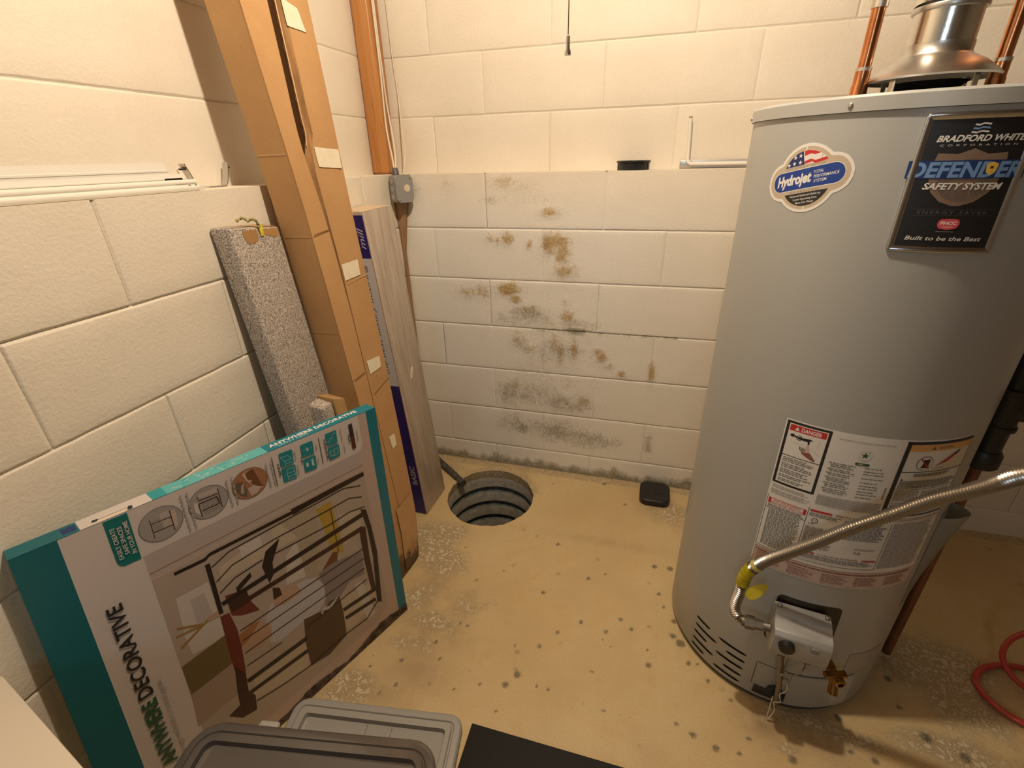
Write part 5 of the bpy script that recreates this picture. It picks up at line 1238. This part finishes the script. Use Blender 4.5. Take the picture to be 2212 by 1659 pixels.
# speckled board leaning on the wall
brd = thing('speckled_board', 'long grey speckled board leaning on the left wall with a torn brown top corner', 'board', (.13, -.82, 0))
bb = [Vector((.100, -.906, 0)), Vector((.150, -.900, 0)), Vector((.148, -.740, 0)), Vector((.098, -.745, 0))]
tt = [Vector((.002, -.940, 1.247)), Vector((.054, -.934, 1.247)), Vector((.056, -.772, 1.230)), Vector((.004, -.770, 1.236))]
m = MB(); m.hexa(bb, tt, 0, .006, 3); m.done('board_body', M_speck, brd)
def bfr(u, v, h): # front face
    p = bb[1].lerp(bb[2], u).lerp(tt[1].lerp(tt[2], u), v); return p + Vector((h, 0, .08 * h))
PRINTC['patch'] = (.36, .20, .07); PRINTC['patch2'] = (.43, .24, .09); PRINTC['pal'] = (.66, .58, .48)
d = Decal(bfr, h0=.0008)
d.poly('patch', [(.22, .992), (.40, .996), (.51, .995), (.52, .985), (.47, .972), (.30, .968), (.245, .974)])
d.poly('patch2', [(.55, .996), (.97, .997), (.955, .985), (.90, .982), (.86, .979), (.74, .983), (.62, .986), (.56, .984)])
d.poly('pal', [(.10, .9995), (.30, .9995), (.30, .997), (.08, .996)])
d.done('front_tear', brd)
def btop(u, v, h):
    p = tt[0].lerp(tt[1], v).lerp(tt[3].lerp(tt[2], v), u); return p + Vector((0, 0, h))
d = Decal(btop, h0=.0008); d.poly('patch', [(.12, .15), (.55, .05), (.93, .08), (.97, .94), (.60, .96), (.55, .60), (.30, .55)]); d.poly('pal', [(.03, .3), (.30, .56), (.40, .92), (.06, .95)]); d.done('top_tear', brd)
m = MB(); cp = smoothpath([(.030, -.880, 1.256), (.036, -.864, 1.262), (.044, -.858, 1.254), (.050, -.850, 1.258), (.058, -.846, 1.252), (.0595, -.843, 1.240)], 6)
m.tube(cp, [.0035 + .0012 * sin(k * 1.7) for k in range(len(cp))], 8); tw = m.done('twist_tie', mat('black_yellow_tie', (.62, .56, .22), .4, 0, (.03, .03, .02), 230, bs=0), brd)
m = MB(); m.box((.0595, -.838, 1.229), (.002, .011, .026), 0, .0005); m.done('yellow_tag', M_yellow, tw)
# short offcut beside it
off = thing('speckled_offcut', 'short speckled offcut with a brown cardboard side behind the gate box', 'offcut', (.21, -.87, 0))
m = MB(); m.hexa([(.190, -.935, 0), (.228, -.935, 0), (.228, -.855, 0), (.190, -.855, 0)], [(.168, -.945, .800), (.215, -.948, .795), (.218, -.905, .792), (.168, -.900, .800)], 0, .008, 3); m.done('offcut_body', M_speck, off)
m = MB(); m.hexa([(.186, -.856, 0), (.226, -.856, 0), (.226, -.822, 0), (.186, -.822, 0)], [(.165, -.902, .806), (.222, -.905, .802), (.220, -.855, .778), (.165, -.850, .785)], 0, .004, 2); m.done('brown_side', M_brown, off)

# ------------------------------------------------------------------ gate box
GB = Vector((.33, -.893, .0)); GT = Vector((.358, -.922, .8)); GTL = Vector((.035, -1.538, .8)); GBL = Vector((.0376, -1.637, .0))
def GS_(u, v): return GBL.lerp(GB, u / .70).lerp(GTL.lerp(GT, u / .70), v / .80)
nrm = (GB - GBL).cross(GTL - GBL).normalized()
if nrm.x < 0: nrm = -nrm
hz = Vector((nrm.x, nrm.y, 0)).normalized(); TH = .036
box = thing('gate_box', 'large flat teal and white retail box for a safety gate leaning on the left wall', 'retail box', (.18, -1.25, 0))
m = MB()
bF = [GBL, GB, GB - hz * TH, GBL - hz * TH]; tF = [GTL, GT, GT - hz * TH, GTL - hz * TH]
NX, NZ = 14, 12; shell = []
for side in range(2):
    g = [[m.bm.verts.new(GS_(.70 * i / NX, .80 * k / NZ) - (hz * TH if side else Vector()) ) for k in range(NZ + 1)] for i in range(NX + 1)]; shell.append(g)
    for i in range(NX):
        for k in range(NZ): m.face([g[i][k], g[i + 1][k], g[i + 1][k + 1], g[i][k + 1]])
a, b = shell
for i in range(NX): m.face([a[i][0], a[i + 1][0], b[i + 1][0], b[i][0]]); m.face([a[i][NZ], a[i + 1][NZ], b[i + 1][NZ], b[i][NZ]])
for k in range(NZ): m.face([a[0][k], a[0][k + 1], b[0][k + 1], b[0][k]]); m.face([a[NX][k], a[NX][k + 1], b[NX][k + 1], b[NX][k]])
m.done('box_body', mat('teal_carton', (.004, .14, .17), .4), box, smooth=30)
d = Decal(lambda u, v, h: GS_(u, v) + hz * h, h0=.0007, dh=.000012, cell=.0125, cellv=.0125)
for c_, pts in GATE_ART:
    q = []
    for u, v in pts:
        p = (u / 1000, v / 1000)
        if not q or (abs(p[0] - q[-1][0]) + abs(p[1] - q[-1][1])) > 2e-4: q.append(p)
    if len(q) > 2:
        try: d.poly(c_, q)
        except Exception: pass
d.text('tealtxt' if 0 else 'green', 'ANYWHERE', .1120, .170, .0235, ang=90, width=.198, bold=.035)
d.text('ink', 'DECORATIVE', .1120, .380, .0235, ang=90, width=.244, bold=.02)
d.text('grey', 'large walkthru metal gate', .1290, .178, .0085, ang=90, width=.224)
for k, (s_, v0_, w_) in enumerate((('EASILY CREATE', .7105, .070), ('SAFE SPACES', .7160, .062), ('IN YOUR HOME', .7110, .073))): d.text('panel', s_, .1375 + .0103 * k, v0_, .0068, ang=90, width=w_, bold=.02)
d.done('front_print', box)
# the front is wide: bend long print with the box by sharing its plane
d = Decal(lambda u, v, h: GTL.lerp(GT, u / .70) - hz * v + Vector((0, 0, h)), h0=.0006, dh=.00001)
d.rect('tealtop2', .23, 0, .425, TH); d.rect('teal', 0, 0, .09, TH); d.rect('panel', .0950, 0, .205, TH); d.rect('cream', .118, .004, .170, .0115); d.rect('ink', .118, .0105, .172, .012); d.poly('ink', [(.165, .002), (.173, .001), (.176, .013), (.170, .016)]); d.poly('ink', [(.112, .009), (.121, .007), (.124, .015), (.116, .017)])
d.rect('navy', .072, .008, .092, .028); d.rect('tealtop', .205, 0, .23, TH)
d.rect('tealr', .425, 0, .70, TH)
d.poly('iconl', [(.2950, 0), (.2965, 0), (.2900, TH), (.2885, TH)]); d.poly('iconl', [(.335, 0), (.3365, 0), (.330, TH), (.3285, TH)])
for k in range(26): u = .24 + random.random() * .17; v = .004 + random.random() * .026; d.rect('iconl' if k % 3 else 'tealtop', u, v, u + random.uniform(.004, .014), v + .0022)
d.text('white', 'ANYWHERE DECORATIVE', .437, .0145, .0125, width=.222, bold=.035, space=1.05); d.text('iconl', 'SAFETY GATE', .452, .0055, .006, width=.072, bold=.01)
d.done('top_print', box)
# mouldy lower edge of the box
m = MB(); prev = None
for k in range(121):
    u = .70 * k / 120; hgt = .012 + .030 * max(0, noise.noise((u * 9, 0, 3)) + .25 + .5 * (u / .7) ** 2) + .006 * noise.noise((u * 60, 1, 3))
    hgt = max(hgt, .006)
    cur = [m.bm.verts.new(GS_(u, .0005) + hz * .0035), m.bm.verts.new(GS_(u, hgt * .6) + hz * (.0028 + .0016 * noise.noise((u * 40, 0, 1)))), m.bm.verts.new(GS_(u, hgt) + hz * .0018)]
    if prev:
        for j in range(2): m.face([prev[j], prev[j + 1], cur[j + 1], cur[j]])
    prev = cur
m.done('mouldy_edge', M_mould, box)

# ------------------------------------------------------------------ ledge clutter on the left wall
GR = 'white rods lying on the left ledge'
def rod(name, label, a, b, r, mt, ends=True, flat=None):
    t = thing(name, label, 'rod', a, GR); a, b = Vector(a), Vector(b); m = MB()
    m.tube([a, b], r, 20); o = m.done('rod_tube', mt, t); return t, o
z0 = LEDGE
t, o = rod('curtain_rod', 'front white rod on the left ledge, with two small metal studs at its end', (-.013, -.921, z0 + .0070), (-.010, -2.40, z0 + .0070), .0068, M_white)
for yy in (-.928, -.945): m = MB(); m.lathe([(.0, .0035), (.002, .003), (.0028, 0)], (-.009, yy, z0 + .0125), 12); m.done('stud', M_steel, t)
m = MB(); m.box((-.013, -.912, z0 + .0070), (.010, .018, .009), 0, .0015); m.done('end_cap', mat('clear_plastic', (.70, .69, .64), .2), t)
rod('curtain_rod', 'thin white rod lying just behind the front rod on the left ledge', (-.030, -.960, z0 + .0062), (-.0245, -2.40, z0 + .0062), .0060, M_white)
rod('curtain_rod', 'upper white rod resting on top of the thin rod on the left ledge', (-.034, -.905, z0 + .0185), (-.0315, -2.40, z0 + .0185), .0058, M_white)
def slat(label, x, y_end, h, cut):
    t = thing('window_blind_rail', label, 'rail', (x, y_end, z0), GR); m = MB()
    P = [(0, 0), (.004, 0), (.004, h * .28), (.0052, h * .30), (.0052, h * .36), (.004, h * .38), (.004, h * .66), (.0052, h * .68), (.0052, h * .74), (.004, h * .76), (.002, h), (0, h)]
    A = m.verts([(x + px_, y_end - cut * pz_ / h, z0 + pz_) for px_, pz_ in P]); Bv = m.verts([(x + px_, -2.4, z0 + pz_) for px_, pz_ in P])
    m.face(A); m.face(Bv[::-1])
    for k in range(len(P)): j = (k + 1) % len(P); m.face([A[k], A[j], Bv[j], Bv[k]])
    m.done('rail_body', M_white, t, smooth=20); return t
slat('tall white slatted rail standing on edge against the left wall ledge', -.092, -.905, .060, .022)
t = slat('shorter white rail with a dark slot standing before the tall rail', -.078, -.893, .036, .0)
m = MB(); m.box((-.0716, -.925, z0 + .024), (.001, .045, .006)); m.done('slot', M_hole, t)
def hook(label, y, h, lean):
    t = thing('metal_bracket', label, 'bracket', (-.10, y, z0), 'metal brackets on the left ledge')
    path = [Vector((-.100, y - .060, z0 + .0025)), Vector((-.100, y - .010, z0 + .0025)), Vector((-.100, y - .002, z0 + .006)), Vector((-.100, y + .002 + lean * .2, z0 + .020)), Vector((-.100, y + lean, z0 + h))]
    path = smoothpath(path, 6); m = MB(); prev = None
    for i, p in enumerate(path):
        tn = (path[min(i + 1, len(path) - 1)] - path[max(i - 1, 0)]).normalized(); nn = tn.cross(Vector((1, 0, 0))).normalized()
        cur = m.verts([p + Vector((-.009, 0, 0)) + nn * .0012, p + Vector((.009, 0, 0)) + nn * .0012, p + Vector((.009, 0, 0)) - nn * .0012, p + Vector((-.009, 0, 0)) - nn * .0012])
        if prev:
            for k in range(4): j = (k + 1) % 4; m.face([prev[k], prev[j], cur[j], cur[k]])
        prev = cur
        if i == 0: m.face(cur[::-1])
    m.face(prev); m.done('strap', M_steel, t, smooth=30)
    m = MB(); m.cyl(path[-1] + Vector((-.0092, -.002, -.012)), path[-1] + Vector((.0092, .0, -.012)), .0022, 10); m.done('rivet', M_ink, t)
hook('bent metal bracket at the ends of the white rods on the left ledge', -.852, .057, -.016)
hook('bent metal bracket standing alone on the left ledge nearest the tall carton', -.752, .058, .018)

# ------------------------------------------------------------------ corner post, cables and junction box
post = thing('corner_post', 'orange-stained wooden post standing in the corner on the ledge', 'post', (-.082, .072, LEDGE))
m = MB(); m.box((-.0825, .0745, (LEDGE + CEIL) / 2), (.073, .085, CEIL - LEDGE - .002), 0, .012, seg=3); m.done('post_body', M_post, post)
t = thing('brown_batten', 'dark brown wooden batten in the corner under the grey junction box', 'batten', (.012, -.012, 0))
m = MB(); m.hexa([(.004, -.014, 0), (.018, -.014, 0), (.018, -.003, 0), (.004, -.003, 0)], [(.004, -.015, 1.03), (.014, -.015, 1.03), (.014, -.003, 1.03), (.004, -.003, 1.03)]); m.hexa([(.004, -.015, 1.03), (.014, -.015, 1.03), (.014, -.003, 1.03), (.004, -.003, 1.03)], [(.003, -.034, 1.235), (.046, -.034, 1.235), (.046, -.003, 1.235), (.003, -.003, 1.235)]); m.done('batten_body', wood_mat('brown_wood', (.24, .13, .06), (.40, .24, .13), (.10, .05, .02)), t)
jb = thing('junction_box', 'small grey metal junction box with a round cream sticker in the corner', 'junction box', (.025, -.045, 1.225))
JR = Matrix.Rotation(RD(60), 3, 'Z'); JC = Vector((.047, -.053, 1.279))
def JP(x, y, z): return JC + JR @ Vector((x, y, z))
m = MB(); m.box(JC, (.074, .050, .098), 0, .008, M=JR); m.done('box_shell', mat('grey_box', (.26, .26, .255), .5, .3, (.32, .32, .31), 40), jb)
m = MB(); P = [(-.039, -.036), (-.026, -.050), (.028, -.050), (.039, -.036), (.039, .036), (.028, .050), (-.026, .050), (-.039, .036)]
m.face(m.verts([JP(x, -.0255, z) for x, z in P])); fr = m.verts([JP(x, -.0290, z) for x, z in P]); bk = m.verts([JP(x, -.0255, z) for x, z in P]); m.face(fr)
for k in range(8): m.face([fr[k], fr[(k + 1) % 8], bk[(k + 1) % 8], bk[k]])
cv = m.done('cover_plate', mat('grey_cover', (.31, .31, .30), .55, .2), jb)
m = MB(); m.cyl(JP(.010, -.0288, .002), JP(.010, -.0300, .002), .0135, 24); m.done('cream_sticker', mat('cream_paint', (.68, .58, .42), .7), cv)
for x, z in ((-.027, -.040), (.027, .040)): m = MB(); m.lathe([(.0, .003), (.004, .002), (.005, 0)], JP(x, -.029, z), 12, M=(JR @ Vector((0, -1, 0))).to_track_quat('Z', 'Y').to_matrix()); m.done('cover_screw', M_steel, jb)
for k in range(3): m = MB(); m.tube([JP(-.0372, 0, -.028 + .028 * k), JP(-.0384, 0, -.028 + .028 * k)], .0105, 20); m.done('knockout', M_steel, jb)
m = MB(); m.tube([(.030, -.050, 1.326), (.030, -.050, 1.334), (.026, -.044, 1.350)], [.014, .0135, .0115], 20); m.done('cable_clamp', mat('dark_clamp', (.11, .11, .11), .5, .4), jb)
M_cable = mat('white_cable', (.72, .64, .52), .5)
def cable(label, P, r=.0036):
    m = MB(); m.tube(smoothpath(P, 8), r, 12); tag(m.done('electric_cable', M_cable, origin=P[0]), label, 'cable', 'cables running down to the junction box')
cable('left white cable fixed along the orange post above the junction box', [(.024, -.044, 1.346), (-.006, .004, 1.40), (-.030, .036, 1.46), (-.0405, .050, 1.52), (-.0400, .056, 1.65), (-.0400, .058, 1.80), (-.0400, .058, CEIL - .01)])
cable('right white cable crossing from the orange post to the junction box', [(.031, -.044, 1.346), (.006, .010, 1.41), (-.022, .056, 1.49), (-.0400, .076, 1.58), (-.0400, .072, 1.70), (-.0400, .068, 1.85), (-.0400, .068, CEIL - .01)])
cable('thin cream cable reaching the top of the junction box from the right', [(.052, -.030, 1.3290), (.034, .040, 1.40), (.006, .090, 1.50), (-.010, .120, 1.62), (-.018, .122, 1.8), (-.02, .122, CEIL - .01)], .0024)

# ------------------------------------------------------------------ right ledge things
t = thing('plastic_disc', 'round black plastic disc standing on the back ledge', 'plastic disc', (.925, .064, LEDGE))
m = MB(); m.lathe([(.0, .0), (.055, .0), (.056, .004), (.056, .023), (.0595, .024), (.0600, .030), (.056, .031), (.054, .027), (.0, .026)], (.925, .064, LEDGE), 56); m.done('cap_body', M_black, t)
for a in range(0, 360, 45): m = MB(); m.box((.925 + .0565 * cos(RD(a + 20)), .064 + .0565 * sin(RD(a + 20)), LEDGE + .012), (.003, .003, .020)); m.done('grip_rib', M_black, t)
t = thing('white_bracket', 'white L-shaped towel-bar bracket standing on the back ledge', 'bracket', (1.11, .095, LEDGE))
m = MB(); m.tube(smoothpath([(1.1045, .104, 1.487), (1.109, .103, 1.40), (1.1105, .102, 1.365), (1.113, .101, 1.352), (1.121, .100, 1.3455), (1.135, .100, 1.3440), (1.22, .100, 1.3435), (1.312, .100, 1.3435)], 8), .0062, 14); m.done('bent_bar', M_white, t)
m = MB(); m.box((1.315, .100, 1.3415), (.005, .014, .026), 0, .001); m.done('end_plate', M_white, t)
m = MB(); m.cyl((1.1042, .104, 1.487), (1.1040, .104, 1.493), .0058, 12); m.done('end_tip', mat('tip_grey', (.32, .31, .24), .5), t)
t = thing('metal_channel', 'flat grey metal channel lying on the back ledge behind the white bracket', 'metal strip', (1.20, .115, LEDGE))
m = MB(); m.box((1.200, .1160, LEDGE + .0145), (.228, .012, .026), 0, .001); m.done('channel_body', mat('pale_metal', (.52, .53, .56), .4, .3), t)
m = MB(); m.box((1.107, .1085, LEDGE + .0140), (.040, .004, .023), 0, .0005); m.done('bare_end', M_steel, t)

# black trap on the floor by the back wall
t = thing('black_puck', 'low black plastic box on the floor against the back wall', 'plastic box', (1.137, -.086, 0))
m = MB(); P = []
for cx_, cy_, a0_ in ((1.168, -.050, 0), (1.106, -.050, 90), (1.106, -.122, 180), (1.168, -.122, 270)):
    for k in range(7): a = RD(a0_ + 15 * k); P.append((cx_ + .033 * cos(a), cy_ + .033 * sin(a)))
r1_ = m.verts([(x, y, 0.0005) for x, y in P]); r2_ = m.verts([(x, y, .026) for x, y in P]); c_ = Vector((1.137, -.086)); r3_ = m.verts([(c_.x + (x - c_.x) * .93, c_.y + (y - c_.y) * .93, .031) for x, y in P])
n_ = len(P); m.face(r1_[::-1]); m.face(r3_)
for k in range(n_): j = (k + 1) % n_; m.face([r1_[k], r1_[j], r2_[j], r2_[k]]); m.face([r2_[k], r2_[j], r3_[j], r3_[k]])
m.done('shell', M_black, t)
m = MB(); m.box((1.150, -.100, .0320), (.030, .006, .002), 0, .0008); m.done('vent_rib', M_black, t)

# ------------------------------------------------------------------ near bottom: storage bins, mat, cream box
M_bin = mat('grey_bin', (.27, .265, .25), .45, bs=220, bstr=.06)
M_smoke = mat('smoke_lid', (.080, .070, .063), .2, coat=.3)
def rrect(x0, x1, y0, y1, r, n=6):
    P = []
    for cx_, cy_, a0_ in ((x1 - r, y1 - r, 0), (x0 + r, y1 - r, 90), (x0 + r, y0 + r, 180), (x1 - r, y0 + r, 270)):
        for k in range(n + 1): a = RD(a0_ + 90 * k / n); P.append(Vector((cx_ + r * cos(a), cy_ + r * sin(a), 0)))
    return P
def loft(m, rings, mi=0, cap0=True, cap1=True):
    R_ = [m.verts(r) for r in rings]; n = len(R_[0])
    for a, b in zip(R_[:-1], R_[1:]):
        for k in range(n): j = (k + 1) % n; m.face([a[k], a[j], b[j], b[k]], mi)
    if cap0: m.face(R_[0][::-1], mi)
    if cap1: m.face(R_[-1], mi)
def binbox(name, label, cx_, cy_, rz, w, dd, z0_, h, M_lid, M_body, r, ribs):
    t = thing(name, label, 'storage bin', (cx_, cy_, z0_)); Rm = Matrix.Translation((cx_, cy_, z0_)) @ Matrix.Rotation(rz, 4, 'Z')
    def ringz(i, z, rr): return [Rm @ (p + Vector((0, 0, z))) for p in rrect(-w / 2 + i, w / 2 - i, -dd / 2 + i, dd / 2 - i, max(rr - i, .008))]
    m = MB(); loft(m, [ringz(.100 if h > .2 else .04, 0.001, r), ringz(.096 if h > .2 else .036, .006, r), ringz(.014, h - .022, r), ringz(.010, h - .022, r), ringz(.010, h - .012, r)], cap1=True); m.done('bin_body', M_body, t)
    m = MB(); loft(m, [ringz(.004, h - .020, r), ringz(0, h - .018, r), ringz(0, h - .006, r), ringz(.003, h - .002, r), ringz(.006, h - .001, r), ringz(.016, h - .001, r), ringz(.018, h - .004, r), ringz(.021, h - .004, r), ringz(.023, h, r), ringz(.033, h, r), ringz(.0355, h - .010, r), ringz(.038, h - .011, r)], cap0=False); 
    for q in ribs:
        m.box(Rm @ Vector((q, dd / 2 - .09, h - .0095)), (.010, .105, .004), 0, .001, M=Matrix.Rotation(rz, 3, 'Z'))
    m.done('lid', M_lid, t, smooth=40); return t, Rm
t, Rm = binbox('storage_bin', 'grey plastic storage bin with a ribbed lid in the near foreground', .562, -1.540, RD(8.6), .380, .400, 0, .30, M_bin, M_bin, .030, (-.02, .035))
t, Rm = binbox('storage_bin', 'smoky brown lidded plastic bin stacked on the grey bin in the foreground', .535, -1.615, RD(10.2), .455, .270, .3005, .150, M_smoke, mat('clear_bin', (.30, .27, .24), .15), .050, ())
m = MB(); c = Rm @ Vector((-.115, .148, .112)); m.box(c, (.040, .022, .012), 0, .005, M=Matrix.Rotation(RD(10.2), 3, 'Z'), seg=3); m.done('latch', mat('latch_grey', (.34, .33, .31), .4), t)
m = MB(); m.box((1.005, -1.50, .004), (.67, .64, .008), 0, .002)
tag(m.done('rubber_mat', mat('black_rubber', (.006, .006, .006), .7), origin=(1.000, -1.50, 0)), 'flat black rubber mat on the floor in the near foreground', 'mat')
t = thing('small_table', 'cream tabletop corner at the near left corner of the view', 'table', (.14, -1.9, 0))
m = MB(); q = [Vector((.004, -1.610, .565)), Vector((.293, -1.677, .565)), Vector((.293, -2.3, .565)), Vector((.004, -2.3, .565))]
m.hexa(q, [p + Vector((0, 0, .035)) for p in q], 0, .003); m.done('tabletop', mat('cream_panel', (.70, .63, .52), .6), t)
for x, y in ((.03, -1.74), (.265, -1.76), (.03, -2.26), (.265, -2.26)): m = MB(); m.box((x, y, .2825), (.04, .04, .565), 0, .002); m.done('leg', MATS['cream_panel'], t)

# red hose coil at the far right
t = thing('red_hose', 'loops of red translucent hose on the floor at the far right edge', 'hose', (2.12, -.68, 0))
M_red = mat('red_hose', (.52, .055, .04), .3, coat=.3)
def loop(c, rx, ry, z0_, tilt, a0_, a1_, r, n=48):
    P = []
    for k in range(n + 1):
        a = RD(a0_ + (a1_ - a0_) * k / n); p = Vector((rx * cos(a), ry * sin(a), 0)); p.rotate(Matrix.Rotation(tilt[0], 3, 'X') @ Matrix.Rotation(tilt[1], 3, 'Y')); P.append(Vector(c) + p + Vector((0, 0, z0_)))
    return P
m = MB(); m.tube(loop((2.165, -.735, 0), .150, .100, .012, (0, 0), 0, 360, .008), .0085, 12); m.done('hose_loop', M_red, t)
m = MB(); m.tube(loop((2.235, -.690, 0), .150, .100, .100, (RD(35), RD(-25)), -20, 330, .008), .0075, 12); m.done('hose_loop', M_red, t)
m = MB(); m.tube(loop((2.22, -.875, 0), .120, .045, .030, (RD(6), RD(4)), 0, 360, .02), .022, 14); m.done('hose_bundle', M_red, t)
